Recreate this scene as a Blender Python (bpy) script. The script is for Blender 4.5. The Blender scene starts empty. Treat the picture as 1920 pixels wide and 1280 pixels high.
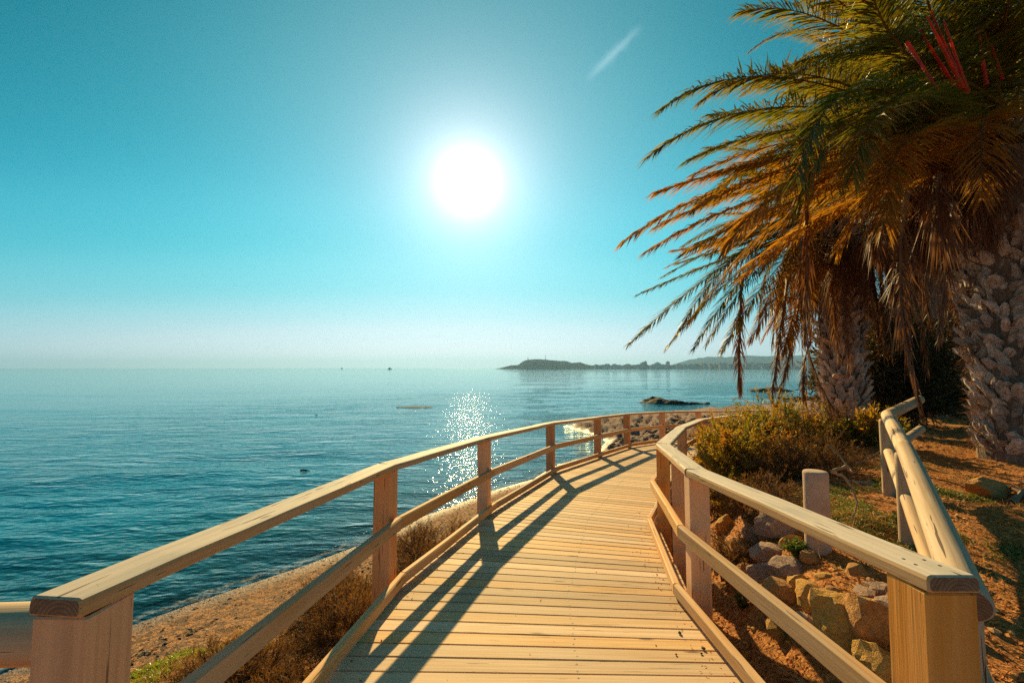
import bpy, math, random
import numpy as np
from mathutils import Vector, Matrix, Quaternion
R = math.radians
random.seed(7)
rng = np.random.default_rng(7)
S = bpy.context.scene
C = S.collection

# ------------------------------------------------------------------ camera
EYE = 3.6                                   # metres above the sea
F = 16 / 36 * 1920
PITCH = math.atan(50 / F)
cd = bpy.data.cameras.new('camera'); cam = bpy.data.objects.new('camera', cd); C.objects.link(cam)
cd.lens = 16; cd.sensor_width = 36; cd.clip_end = 60000; cd.clip_start = 0.05
cam.location = (0, 0, EYE); cam.rotation_euler = (R(90) + PITCH, 0, 0)
S.camera = cam

def ray(u, v):
    a, b = (u - 960) / F, (640 - v) / F
    return Vector((a, math.cos(PITCH) - b * math.sin(PITCH), math.sin(PITCH) + b * math.cos(PITCH)))
def at(u, v, y):
    d = ray(u, v); return Vector((0, 0, EYE)) + d * (y / d.y)
def on(u, v, z0=0.0, slope=0.0):
    d = ray(u, v); t = (z0 - EYE) / (d.z - slope * d.y)
    return Vector((0, 0, EYE)) + d * t

SUN = ray(878, 340).normalized()
ELEV = math.asin(SUN.z); AZ = math.atan2(SUN.x, SUN.y)

# ------------------------------------------------------------------ node helper
def N(nt, typ, ins=None, **props):
    n = nt.nodes.new(typ)
    for k, v in props.items(): setattr(n, k, v)
    if ins:
        for k, v in ins.items():
            s = n.inputs[k]
            if isinstance(v, bpy.types.NodeSocket): nt.links.new(v, s)
            else:
                if isinstance(v, (tuple, list)) and s.type == 'RGBA' and len(v) == 3: v = (*v, 1)
                s.default_value = v
    return n
def ramp(nt, fac, stops, interp='LINEAR'):
    n = N(nt, 'ShaderNodeValToRGB', {0: fac}); cr = n.color_ramp; cr.interpolation = interp
    while len(cr.elements) < len(stops): cr.elements.new(0.5)
    for e, (p, c) in zip(cr.elements, stops):
        e.position = p; e.color = (*c, 1) if len(c) == 3 else c
    return n.outputs[0]
def mth(nt, op, a, b=None, c=None, clamp=False):
    n = N(nt, 'ShaderNodeMath', operation=op, use_clamp=clamp)
    for i, v in enumerate((a, b, c)):
        if v is None: continue
        if isinstance(v, bpy.types.NodeSocket): nt.links.new(v, n.inputs[i])
        else: n.inputs[i].default_value = v
    return n.outputs[0]
def mixc(nt, f, a, b, mode='MIX'):
    n = N(nt, 'ShaderNodeMix', data_type='RGBA', blend_type=mode)
    for i, v in ((0, f), (6, a), (7, b)):
        if isinstance(v, bpy.types.NodeSocket): nt.links.new(v, n.inputs[i])
        elif isinstance(v, (tuple, list)): n.inputs[i].default_value = (*v, 1) if len(v) == 3 else v
        else: n.inputs[i].default_value = v
    return n.outputs[2]
def noise(nt, vec, scale, detail=4, rough=.55, dist=0.0):
    return N(nt, 'ShaderNodeTexNoise', {'Vector': vec, 'Scale': scale, 'Detail': detail, 'Roughness': rough, 'Distortion': dist}).outputs[0]
def mapping(nt, vec, scale=(1, 1, 1), rot=(0, 0, 0), loc=(0, 0, 0)):
    return N(nt, 'ShaderNodeMapping', {'Vector': vec, 'Scale': scale, 'Rotation': rot, 'Location': loc}).outputs[0]
def vmath(nt, op, a, b=None):
    n = N(nt, 'ShaderNodeVectorMath', operation=op)
    for i, v in enumerate((a, b)):
        if v is None: continue
        if isinstance(v, bpy.types.NodeSocket): nt.links.new(v, n.inputs[i])
        else: n.inputs[i].default_value = v
    return n

# ------------------------------------------------------------------ sky and sun
W = bpy.data.worlds.new('World'); S.world = W; W.use_nodes = True
nt = W.node_tree; nt.nodes.clear()
sky = N(nt, 'ShaderNodeTexSky', sky_type='NISHITA', sun_disc=False, sun_elevation=ELEV, sun_rotation=AZ, altitude=0, air_density=1.0, dust_density=0.0, ozone_density=3.0)
# the photograph's teal grade of the clear sky: the radiance of the physical sky, mapped smoothly to its colours
sk = N(nt, 'ShaderNodeVectorMath', {0: sky.outputs[0]}, operation='SCALE'); sk.inputs['Scale'].default_value = .08
cv = N(nt, 'ShaderNodeRGBToBW', {0: N(nt, 'ShaderNodeCombineColor', {i: N(nt, 'ShaderNodeSeparateColor', {0: sk.outputs[0]}).outputs[1] for i in range(3)}).outputs[0]})
grade_sky = ramp(nt, cv.outputs[0], [(.0, (.0, .06, .11)), (.10, (.0, .10, .17)), (.193, (.002, .18, .27)), (.303, (.035, .39, .53)), (.42, (.11, .54, .655)),
                                     (.56, (.27, .63, .72)), (.694, (.55, .72, .79)), (.83, (.78, .80, .86)), (1, (.90, .87, .92))], 'CARDINAL')
co = N(nt, 'ShaderNodeTexCoord').outputs['Generated']
dn = vmath(nt, 'NORMALIZE', co).outputs[0]
dot = vmath(nt, 'DOT_PRODUCT', dn, tuple(SUN)).outputs['Value']
ang = mth(nt, 'MULTIPLY', mth(nt, 'ARCCOSINE', mth(nt, 'MINIMUM', dot, 0.999999)), 57.2958)
def gl(a, w, p=1.0):
    return mth(nt, 'MULTIPLY', mth(nt, 'EXPONENT', mth(nt, 'MULTIPLY', mth(nt, 'POWER', mth(nt, 'DIVIDE', ang, w), p), -1.0)), a)
core = gl(1.1, 3.0, 2.0); halo = gl(.88, 6.5, 1.5); cs = mth(nt, 'ADD', core, halo)
aur = N(nt, 'ShaderNodeCombineColor', {0: mth(nt, 'ADD', cs, gl(.27, 21, 2.0)), 1: mth(nt, 'ADD', mth(nt, 'MULTIPLY', cs, .82), gl(.36, 30, 2.0)), 2: mth(nt, 'ADD', mth(nt, 'MULTIPLY', cs, .78), gl(.36, 30, 2.0))}).outputs[0]
# a faint old contrail high in the sky
ca, cb = ray(1098, 152).normalized(), ray(1206, 46).normalized()
cn = ca.cross(cb).normalized(); cm = (ca + cb).normalized(); half = ca.angle(cb) / 2
cdv = (cb - ca).normalized()
off = mth(nt, 'MULTIPLY', vmath(nt, 'DOT_PRODUCT', dn, tuple(cn)).outputs['Value'], 1.0)
alo = mth(nt, 'DIVIDE', vmath(nt, 'DOT_PRODUCT', dn, tuple(cdv)).outputs['Value'], math.sin(half))
cent = vmath(nt, 'DOT_PRODUCT', cm, None)
cent = float(cm.dot(cdv))
wn = noise(nt, mapping(nt, dn, (22, 22, 22)), 3.0, 5)
wid = mth(nt, 'MULTIPLY_ADD', wn, .009, .002)
a1 = mth(nt, 'EXPONENT', mth(nt, 'MULTIPLY', mth(nt, 'POWER', mth(nt, 'DIVIDE', mth(nt, 'ABSOLUTE', off), wid), 2.0), -1.0))
a2 = mth(nt, 'SUBTRACT', 1.0, mth(nt, 'POWER', mth(nt, 'MINIMUM', mth(nt, 'ABSOLUTE', alo), 1.0), 2.0), clamp=True)
infront = mth(nt, 'GREATER_THAN', vmath(nt, 'DOT_PRODUCT', dn, tuple(cm)).outputs['Value'], 0.9)
trail = mth(nt, 'MULTIPLY', mth(nt, 'MULTIPLY', mth(nt, 'MULTIPLY', a1, a2), infront), .16)
skyc = mixc(nt, 1.0, grade_sky, aur, 'ADD')
skyc = mixc(nt, 1.0, skyc, N(nt, 'ShaderNodeCombineColor', {0: trail, 1: trail, 2: trail}).outputs[0], 'ADD')
sc = N(nt, 'ShaderNodeVectorMath', {0: skyc}, operation='SCALE'); sc.inputs['Scale'].default_value = 10
bg = N(nt, 'ShaderNodeBackground', {'Color': sc.outputs[0], 'Strength': 0.05})
nt.links.new(bg.outputs[0], N(nt, 'ShaderNodeOutputWorld').inputs[0])

sd = bpy.data.lights.new('sun', 'SUN'); sun = bpy.data.objects.new('sun', sd); C.objects.link(sun)
sd.energy = 3.8; sd.angle = R(0.53); sd.color = (1.0, 0.74, 0.31)
sun.rotation_euler = SUN.to_track_quat('Z', 'Y').to_euler(); sun.location = (0, 0, 30)
S.view_settings.view_transform = 'Standard'; S.view_settings.look = 'None'
S.view_settings.gamma = 1; S.view_settings.exposure = 1.0
S.render.engine = 'CYCLES'
S.cycles.use_denoising = False
S.cycles.max_bounces = 8; S.cycles.diffuse_bounces = 3; S.cycles.transparent_max_bounces = 16
S.cycles.sample_clamp_indirect = 6; S.cycles.caustics_reflective = False; S.cycles.caustics_refractive = False

# ------------------------------------------------------------------ mesh helpers
def mesh_fast(name, V, faces, mats, midx=None, smooth=False, attrs=None):
    """faces: list of (k, array[n,k]); midx: list of ints or arrays, one per entry"""
    V = np.asarray(V, dtype=np.float32)
    me = bpy.data.meshes.new(name)
    me.vertices.add(len(V)); me.vertices.foreach_set('co', V.ravel())
    faces = [np.asarray(f, dtype=np.int32) for f in faces if len(f)]
    tot = np.concatenate([np.full(len(f), f.shape[1], np.int32) for f in faces])
    li = np.concatenate([f.ravel() for f in faces])
    st = np.concatenate([[0], np.cumsum(tot)[:-1]]).astype(np.int32)
    me.loops.add(len(li)); me.loops.foreach_set('vertex_index', li)
    me.polygons.add(len(tot)); me.polygons.foreach_set('loop_start', st); me.polygons.foreach_set('loop_total', tot)
    for m in (mats if isinstance(mats, (list, tuple)) else [mats]): me.materials.append(m)
    if midx is not None:
        me.polygons.foreach_set('material_index', np.concatenate([np.broadcast_to(np.asarray(m, np.int32), (len(f),)) for m, f in zip(midx, faces)]))
    me.polygons.foreach_set('use_smooth', np.full(len(tot), smooth))
    if attrs:
        for k, a in attrs.items():
            at_ = me.attributes.new(k, 'FLOAT', 'POINT'); at_.data.foreach_set('value', np.asarray(a, np.float32))
    me.update(calc_edges=True); me.validate()
    return me
def link(name, me, parent=None, loc=None, rot=None, **tags):
    o = bpy.data.objects.new(name, me); C.objects.link(o)
    if parent is not None: o.parent = parent
    if loc is not None: o.location = loc
    if rot is not None: o.rotation_euler = rot
    for k, v in tags.items():
        if v is not None: o[k] = v
    return o
def thing(name, label, category, loc=(0, 0, 0), rotz=0, group=None):
    o = link(name, None, None, loc, (0, 0, rotz), label=label, category=category, group=group)
    o.empty_display_size = .3
    return o

def vnoise(p, seed=0):
    """3-D value noise in numpy, 0..1"""
    p = np.asarray(p, np.float64); i = np.floor(p).astype(np.int64); f = p - i; f = f * f * (3 - 2 * f)
    def h(ix, iy, iz):
        n = (ix * 374761393 + iy * 668265263 + iz * 2147483647 + seed * 974711) & 0xffffffff
        n = ((n ^ (n >> 13)) * 1274126177) & 0xffffffff
        return ((n ^ (n >> 16)) & 0xffff) / 65535.0
    r = 0
    for dx in (0, 1):
        for dy in (0, 1):
            for dz in (0, 1):
                w = (f[..., 0] if dx else 1 - f[..., 0]) * (f[..., 1] if dy else 1 - f[..., 1]) * (f[..., 2] if dz else 1 - f[..., 2])
                r = r + w * h(i[..., 0] + dx, i[..., 1] + dy, i[..., 2] + dz)
    return r
def fbm(p, oct=4, seed=0, gain=.5):
    p = np.asarray(p, np.float64); a, s, t = 1, 0, 0
    for k in range(oct):
        s = s + a * vnoise(p * 2 ** k, seed + k); t += a; a *= gain
    return s / t

# ------------------------------------------------------------------ materials
def newmat(name):
    m = bpy.data.materials.new(name); m.use_nodes = True; m.node_tree.nodes.clear(); return m, m.node_tree
def finish(nt, shader, disp=None):
    o = N(nt, 'ShaderNodeOutputMaterial'); nt.links.new(shader, o.inputs[0])
def wood(name, light, dark, grey, scale=1.0, checks=0.5, stain=(0.10, 0.05, 0.025), cks=(2.4, 60), ckt=.69, bleach=None):
    m, nt = newmat(name)
    tc = N(nt, 'ShaderNodeTexCoord').outputs['Object']
    rnd = N(nt, 'ShaderNodeObjectInfo').outputs['Random']
    sh = N(nt, 'ShaderNodeCombineXYZ', {0: mth(nt, 'MULTIPLY', rnd, 37.0), 1: mth(nt, 'MULTIPLY', rnd, 11.0), 2: mth(nt, 'MULTIPLY', rnd, 23.0)}).outputs[0]
    v = vmath(nt, 'ADD', tc, sh).outputs[0]
    warp = noise(nt, mapping(nt, v, (1.3, 6, 6)), 1.0, 2)
    g1 = noise(nt, mapping(nt, v, (1.2 * scale, 34 * scale, 34 * scale)), 1.0, 5, .62, .5)
    g2 = noise(nt, mapping(nt, v, (5 * scale, 150 * scale, 150 * scale)), 1.0, 3, .6)
    cath = N(nt, 'ShaderNodeTexWave', {'Vector': mapping(nt, v, (.35, 7, 7)), 'Scale': 1.1, 'Distortion': 5.0, 'Detail': 2.0, 'Detail Scale': 1.2}, wave_type='BANDS', bands_direction='Y').outputs['Fac']
    big = noise(nt, mapping(nt, v, (.9, 3, 3)), 1.0, 3)
    c = mixc(nt, ramp(nt, g1, [(.33, (0, 0, 0)), (.68, (1, 1, 1))]), dark, light)
    c = mixc(nt, mth(nt, 'MULTIPLY', ramp(nt, cath, [(.0, (1, 1, 1)), (.35, (0, 0, 0))]), .38), c, tuple(x * .75 for x in dark))
    c = mixc(nt, ramp(nt, big, [(.42, (0, 0, 0)), (.66, (.75, .75, .75))]), c, grey)
    if bleach:      # the weathered, sun-bleached upper face
        nz = N(nt, 'ShaderNodeSeparateXYZ', {0: N(nt, 'ShaderNodeTexCoord').outputs['Normal']}).outputs[2]
        bl = mixc(nt, ramp(nt, g1, [(.33, (0, 0, 0)), (.68, (1, 1, 1))]), tuple(x * .74 for x in bleach), bleach)
        bl = mixc(nt, ramp(nt, noise(nt, mapping(nt, v, (2, 9, 9)), 1.0, 4), [(.5, (0, 0, 0)), (.7, (.7, .7, .7))]), bl, (bleach[0] * .55, bleach[0] * .50, bleach[0] * .44))
        c = mixc(nt, ramp(nt, nz, [(.55, (0, 0, 0)), (.85, (1, 1, 1))]), c, bl)
    # knots
    vo = N(nt, 'ShaderNodeTexVoronoi', {'Vector': mapping(nt, v, (1.25, 5.5, 5.5)), 'Scale': 1.3, 'Randomness': 1.0})
    kn = ramp(nt, vo.outputs['Distance'], [(.05, (1, 1, 1)), (.11, (0, 0, 0))])
    c = mixc(nt, mth(nt, 'MULTIPLY', kn, .8), c, stain)
    # drying checks
    ck = noise(nt, mapping(nt, v, (cks[0], cks[1], cks[1])), 1.0, 2, .5, .3)
    ckm = mth(nt, 'MULTIPLY', ramp(nt, ck, [(ckt, (0, 0, 0)), (ckt + .03, (1, 1, 1))]), checks)
    c = mixc(nt, ckm, c, stain)
    sp = ramp(nt, noise(nt, v, 42.0, 2), [(.70, (0, 0, 0)), (.76, (1, 1, 1))])
    c = mixc(nt, mth(nt, 'MULTIPLY', sp, .35), c, stain)
    hv = N(nt, 'ShaderNodeHueSaturation', {'Color': c, 'Value': mth(nt, 'MULTIPLY_ADD', rnd, .46, .76), 'Saturation': mth(nt, 'MULTIPLY_ADD', mth(nt, 'FRACT', mth(nt, 'MULTIPLY', rnd, 7.3)), .26, .88)}).outputs[0]
    hgt = mth(nt, 'SUBTRACT', mth(nt, 'ADD', mth(nt, 'MULTIPLY', g1, .9), mth(nt, 'MULTIPLY', g2, .35)), mth(nt, 'MULTIPLY', ckm, 1.2))
    b = N(nt, 'ShaderNodeBump', {'Height': hgt, 'Strength': .55, 'Distance': .004}).outputs[0]
    p = N(nt, 'ShaderNodeBsdfPrincipled', {'Base Color': hv, 'Roughness': .72, 'Normal': b, 'Specular IOR Level': .2})
    finish(nt, p.outputs[0]); return m
M = {}
M['deck'] = wood('deck_wood', (.71, .455, .245), (.56, .33, .15), (.64, .44, .28), 1.0, .6)
M['rail'] = wood('handrail_wood', (.76, .44, .21), (.56, .30, .12), (.63, .42, .25), 1.0, .9, bleach=(.80, .65, .52), cks=(3, 50), ckt=.665)
M['post'] = wood('post_wood', (.86, .43, .18), (.68, .30, .11), (.74, .41, .22), .8, .7)
M['midrail'] = wood('mid_rail_wood', (.75, .44, .21), (.56, .30, .12), (.62, .42, .26), 1.0, .8)
M['log'] = wood('log_wood', (.72, .50, .31), (.50, .31, .17), (.60, .44, .31), .8, 1.0, cks=(2.2, 52), ckt=.655)
def endgrain(name, a, b):
    m, nt = newmat(name)
    tc = N(nt, 'ShaderNodeTexCoord').outputs['Object']
    wv = N(nt, 'ShaderNodeTexWave', {'Vector': mapping(nt, tc, (0, 1, 1), loc=(0, .02, .05)), 'Scale': 26.0, 'Distortion': 2.5, 'Detail': 2.0}, wave_type='RINGS', rings_direction='X').outputs['Fac']
    n = noise(nt, tc, 30, 4)
    c = mixc(nt, wv, a, b); c = mixc(nt, ramp(nt, n, [(.4, (0, 0, 0)), (.7, (.6, .6, .6))]), c, tuple(x * .55 for x in a))
    bmp = N(nt, 'ShaderNodeBump', {'Height': wv, 'Strength': .4, 'Distance': .003}).outputs[0]
    finish(nt, N(nt, 'ShaderNodeBsdfPrincipled', {'Base Color': c, 'Roughness': .85, 'Normal': bmp}).outputs[0]); return m
M['end'] = endgrain('end_grain', (.20, .105, .06), (.30, .17, .10))
def plain(name, col, rough=.8, var=.3, scale=8.0, bump=.3, bdist=.01, metal=0.0, col2=None, spec=.5):
    m, nt = newmat(name)
    tc = N(nt, 'ShaderNodeTexCoord').outputs['Object']
    n = noise(nt, tc, scale, 5, .6)
    c2 = col2 or tuple(x * (1 - var) for x in col)
    c = mixc(nt, ramp(nt, n, [(.35, (0, 0, 0)), (.65, (1, 1, 1))]), c2, col)
    b = N(nt, 'ShaderNodeBump', {'Height': noise(nt, tc, scale * 5, 4), 'Strength': bump, 'Distance': bdist}).outputs[0]
    finish(nt, N(nt, 'ShaderNodeBsdfPrincipled', {'Base Color': c, 'Roughness': rough, 'Normal': b, 'Metallic': metal, 'Specular IOR Level': spec}).outputs[0]); return m
M['nail'] = plain('nail_head', (.06, .05, .045), .5, metal=.6)
M['concrete'] = plain('bollard_concrete', (.66, .44, .32), .9, .22, 6, .5, .006, col2=(.50, .32, .22))
def leafmat(name, cols, trans=.45, rough=.38, spec=.5):
    m, nt = newmat(name)
    a = N(nt, 'ShaderNodeAttribute', attribute_name='tint').outputs['Fac']
    rnd = N(nt, 'ShaderNodeObjectInfo').outputs['Random']
    cols = [tuple(min(x * 1.25, .9) for x in c) for c in cols]
    f = mth(nt, 'ADD', mth(nt, 'MULTIPLY', a, .75), mth(nt, 'MULTIPLY', rnd, .25))
    c = ramp(nt, f, [(i / (len(cols) - 1), k) for i, k in enumerate(cols)])
    p = N(nt, 'ShaderNodeBsdfPrincipled', {'Base Color': c, 'Roughness': rough, 'Specular IOR Level': spec}).outputs[0]
    t = N(nt, 'ShaderNodeBsdfTranslucent', {'Color': mixc(nt, 1.0, c, (1.5, 1.45, .8), 'MULTIPLY')}).outputs[0]
    mx = N(nt, 'ShaderNodeMixShader', {0: trans, 1: p, 2: t}).outputs[0]
    finish(nt, mx); return m
M['frond'] = leafmat('green_frond', [(.26, .11, .012), (.20, .13, .014), (.12, .115, .016), (.055, .080, .018)], .58, .45)
M['frondold'] = leafmat('ageing_frond', [(.34, .11, .016), (.30, .14, .018), (.20, .13, .018)], .58, .5)
M['dead'] = leafmat('dead_frond', [(.11, .038, .015), (.17, .068, .027), (.24, .125, .068)], .25, .6, .3)
M['rachis'] = plain('frond_stalk', (.26, .17, .05), .5, .3, 3)
M['rachisdead'] = plain('dead_stalk', (.22, .10, .045), .7, .4, 3)
M['redstalk'] = leafmat('red_stalk', [(.50, .055, .018), (.58, .085, .022)], .5, .4)
M['shrub'] = leafmat('shrub_leaf', [(.34, .13, .015), (.30, .17, .018), (.15, .14, .016), (.07, .085, .012)], .5, .5)
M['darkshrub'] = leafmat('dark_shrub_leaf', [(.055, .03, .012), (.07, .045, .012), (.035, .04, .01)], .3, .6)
M['dry'] = leafmat('dry_twigs', [(.10, .045, .016), (.17, .075, .022), (.26, .13, .045)], .3, .7, .2)
M['drygrass'] = leafmat('dry_grass', [(.24, .11, .035), (.36, .20, .07), (.50, .33, .15)], .35, .6, .3)
M['weed'] = leafmat('weed_leaf', [(.10, .12, .02), (.06, .10, .02), (.20, .20, .03)], .4, .5)
M['iceplant'] = leafmat('ice_plant_leaf', [(.14, .26, .03), (.22, .30, .03), (.45, .12, .03)], .35, .35)
M['twig'] = plain('twig_bark', (.16, .09, .05), .9, .4, 6)
M['branch'] = plain('bleached_branch', (.36, .25, .16), .85, .3, 6)
def trunkmat(name, a, b, c3):
    m, nt = newmat(name)
    tc = N(nt, 'ShaderNodeTexCoord').outputs['Object']
    rnd = N(nt, 'ShaderNodeObjectInfo').outputs['Random']
    n1 = noise(nt, mapping(nt, tc, (12, 12, 3)), 3.0, 5, .65)
    n2 = noise(nt, tc, 9.0, 4)
    c = mixc(nt, ramp(nt, n1, [(.35, (0, 0, 0)), (.68, (1, 1, 1))]), a, b)
    c = mixc(nt, ramp(nt, n2, [(.5, (0, 0, 0)), (.7, (.7, .7, .7))]), c, c3)
    hv = N(nt, 'ShaderNodeHueSaturation', {'Color': c, 'Value': mth(nt, 'MULTIPLY_ADD', rnd, .6, .7)}).outputs[0]
    bmp = N(nt, 'ShaderNodeBump', {'Height': n1, 'Strength': 1.0, 'Distance': .04}).outputs[0]
    finish(nt, N(nt, 'ShaderNodeBsdfPrincipled', {'Base Color': hv, 'Roughness': .9, 'Normal': bmp, 'Specular IOR Level': .2}).outputs[0]); return m
M['trunk'] = trunkmat('palm_fibre', (.18, .12, .09), (.38, .27, .21), (.3, .24, .2))
M['boot'] = trunkmat('palm_leaf_base', (.42, .29, .23), (.80, .65, .57), (.62, .52, .47))
def rockmat(name, a, b, c3, sc=1.0):
    m, nt = newmat(name)
    tc = N(nt, 'ShaderNodeTexCoord').outputs['Object']
    rnd = N(nt, 'ShaderNodeObjectInfo').outputs['Random']
    v = vmath(nt, 'ADD', tc, N(nt, 'ShaderNodeCombineXYZ', {0: mth(nt, 'MULTIPLY', rnd, 50.0), 1: rnd, 2: rnd}).outputs[0]).outputs[0]
    n1 = noise(nt, v, 5 * sc, 6, .65, .4); n2 = noise(nt, v, 16 * sc, 6, .7); n3 = noise(nt, mapping(nt, v, (1, 1, 4)), 4 * sc, 4)
    c = mixc(nt, ramp(nt, n1, [(.38, (0, 0, 0)), (.62, (1, 1, 1))]), a, b)
    c = mixc(nt, ramp(nt, n3, [(.5, (0, 0, 0)), (.66, (.8, .8, .8))]), c, c3)
    c = mixc(nt, ramp(nt, n2, [(.58, (0, 0, 0)), (.72, (.7, .7, .7))]), c, tuple(x * .45 for x in a))
    vo = N(nt, 'ShaderNodeTexVoronoi', {'Vector': v, 'Scale': 7 * sc}, feature='DISTANCE_TO_EDGE').outputs[0]
    hh = mth(nt, 'ADD', mth(nt, 'MULTIPLY', n2, .8), mth(nt, 'MULTIPLY', ramp(nt, vo, [(.0, (0, 0, 0)), (.12, (1, 1, 1))]), .25))
    bmp = N(nt, 'ShaderNodeBump', {'Height': hh, 'Strength': .8, 'Distance': .02}).outputs[0]
    finish(nt, N(nt, 'ShaderNodeBsdfPrincipled', {'Base Color': c, 'Roughness': .9, 'Normal': bmp, 'Specular IOR Level': .25}).outputs[0]); return m
M['rocky'] = rockmat('yellow_rock', (.62, .31, .06), (.74, .41, .10), (.50, .29, .12))
M['rockg'] = rockmat('grey_rock', (.34, .20, .14), (.52, .35, .26), (.40, .28, .21))
M['rocko'] = rockmat('orange_rock', (.50, .22, .06), (.64, .32, .10), (.38, .23, .13))
M['reef'] = rockmat('reef_rock', (.055, .035, .03), (.10, .06, .045), (.07, .05, .045), .4)
M['pebble'] = rockmat('pebbles', (.42, .24, .12), (.58, .36, .20), (.28, .16, .09), 3)
M['chip'] = leafmat('ground_litter', [(.17, .055, .014), (.42, .15, .035), (.62, .30, .09)], .1, .8, .2)
M['weedwrack'] = plain('dry_seaweed', (.075, .045, .028), .8, .4, 9)

# ------------------------------------------------------------------ terrain
def Wp(u, v): p = on(u, v, 0.0); return (p.x, p.y)
shore_pts = [(-400, -400), (-120, -110), (-30, -30), (-14.5, -6.5), (-9.6, .3)] + [Wp(*q) for q in
  [(245, 1172), (330, 1142), (440, 1103), (560, 1063), (684, 1018), (800, 965), (921, 920), (1000, 898), (1045, 872), (1112, 855), (1128, 840), (1141, 828),
   (1118, 816), (1086, 807), (1058, 799), (1085, 793), (1130, 788), (1196, 777), (1285, 772), (1322, 765), (1420, 760), (1530, 752), (1640, 742), (1800, 728), (1900, 722)]] + [(900, 420), (3000, 500), (3000, -400)]
SH = np.array(shore_pts)
def shore_dist(x, y):
    """signed distance to the waterline, positive on land"""
    x = np.asarray(x, float); y = np.asarray(y, float)
    d = np.full(x.shape, 1e9); inside = np.zeros(x.shape, bool); n = len(SH)
    for i in range(n):
        ax, ay = SH[i]; bx, by = SH[(i + 1) % n]
        if i < n - 1:
            ex, ey = bx - ax, by - ay
            t = np.clip(((x - ax) * ex + (y - ay) * ey) / (ex * ex + ey * ey), 0, 1)
            d = np.minimum(d, np.hypot(x - ax - t * ex, y - ay - t * ey))
        c = ((ay > y) != (by > y))
        with np.errstate(divide='ignore', invalid='ignore'):
            xi = (bx - ax) * (y - ay) / (by - ay if by != ay else 1e-9) + ax
        inside ^= c & (x < xi)
    return np.where(inside, d, -d)

SLOPE = -0.056; DECK0 = EYE - 1.59
def deck_z(y): return DECK0 + SLOPE * np.minimum(y, 16.0)
RAILH = 1.0
def rl(u, v): p = on(u, v, DECK0 + RAILH, SLOPE); return (p.x, p.y)
# centre lines of the two handrails, from below the camera to the far bend
LP = [(-1.59, -1.2), (-1.323, 1.46), (-1.069, 3.92), (-.386, 6.4), (.80, 9.56), (2.21, 11.89), (3.48, 13.93), (5.05, 15.45), (6.5, 16.0), (9.5, 16.3)]
RP = [(1.44, -1.2), (1.443, 1.62), (1.452, 3.64), (1.806, 5.51), (3.10, 8.39), (4.43, 10.77), (5.85, 12.5), (6.9, 13.3), (8.0, 13.6), (9.6, 13.8)]
MID = np.array([((a[0] + b[0]) / 2, (a[1] + b[1]) / 2) for a, b in zip(LP, RP)])
def path_dist(x, y):
    d = np.full(np.shape(x), 1e9)
    for i in range(len(MID) - 1):
        ax, ay = MID[i]; ex, ey = MID[i + 1] - MID[i]
        t = np.clip(((x - ax) * ex + (y - ay) * ey) / (ex * ex + ey * ey), 0, 1)
        d = np.minimum(d, np.hypot(x - ax - t * ex, y - ay - t * ey))
    return d
def sstep(a, b, x): t = np.clip((x - a) / (b - a), 0, 1); return t * t * (3 - 2 * t)
def rockzone(x, y, s): return sstep(14, 19, y) * sstep(-3, -.5, s) * (1 - sstep(45, 60, y))
def ground(x, y, s=None):
    x = np.asarray(x, float); y = np.asarray(y, float)
    if s is None: s = shore_dist(x, y)
    z = np.interp(s, [-80, -20, -6, -2, 0, .8, 2, 4, 5.3, 8, 12, 60], [-7, -3, -1.1, -.4, 0, .10, .30, .78, 1.22, 2.08, 2.2, 2.7])
    p = np.stack([x, y, 0 * x], -1)
    z = z + (fbm(p * .9, 3, 3) - .5) * .28 * sstep(1, 6, s) + (fbm(p * 5, 3, 9) - .5) * .07 * sstep(.2, 2, s)
    lowc = sstep(14, 19, y) * (1 - sstep(.66, .80, x / np.maximum(y, 1)))
    cap = np.interp(y, [15, 20, 27, 33, 60], [.95, .75, .60, .08, .05])
    z = np.where(z > cap, z * (1 - lowc) + cap * lowc, z)
    rz = rockzone(x, y, s)
    rn = np.abs(fbm(p * 1.3, 4, 21) - .5) * 2
    z = z + rz * ((.42 - rn) * .55 * sstep(-.5, 1.5, s) + .10 * sstep(.3, 3, s) + (fbm(p * 3.5, 3, 5) - .5) * .42 * sstep(-.2, .6, s))
    pd = path_dist(x, y)
    w = 1 - sstep(1.45, 2.15, pd)
    lo = deck_z(y) - .36 + (fbm(p * 3, 2, 4) - .5) * .1
    z = np.where(z > lo, z * (1 - w) + lo * w, z)
    return z
def G(x, y): return float(ground(np.array([x]), np.array([y]))[0])

def grade(a, b, fine0, fine1, step, ratio):
    mid = list(np.arange(fine0, fine1, step)); st = step; p = fine1; up = []
    while p < b: up.append(p); st *= ratio; p += st
    up.append(b); st = step; p = fine0; dn_ = []
    while p > a: st *= ratio; p -= st; dn_.append(max(p, a))
    return np.array(dn_[::-1] + mid + up)
gx = grade(-380, 2900, -8, 11, .085, 1.07); gy = grade(-380, 480, -1.5, 22, .09, 1.06)
X, Y = np.meshgrid(gx, gy); s_ = shore_dist(X, Y); Z = ground(X, Y, s_)
idx = np.arange(X.size).reshape(X.shape)
quads = np.stack([idx[:-1, :-1], idx[:-1, 1:], idx[1:, 1:], idx[1:, :-1]], -1).reshape(-1, 4)
m, nt = newmat('ground_material')
tc = N(nt, 'ShaderNodeTexCoord').outputs['Object']
sA = N(nt, 'ShaderNodeAttribute', attribute_name='shore').outputs['Fac']
rA = N(nt, 'ShaderNodeAttribute', attribute_name='rock').outputs['Fac']
nA = noise(nt, tc, 1.6, 5, .6); nB = noise(nt, tc, 9, 6, .7); nC = noise(nt, tc, 60, 4, .7); nD = noise(nt, tc, 28, 3, .6)
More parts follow.
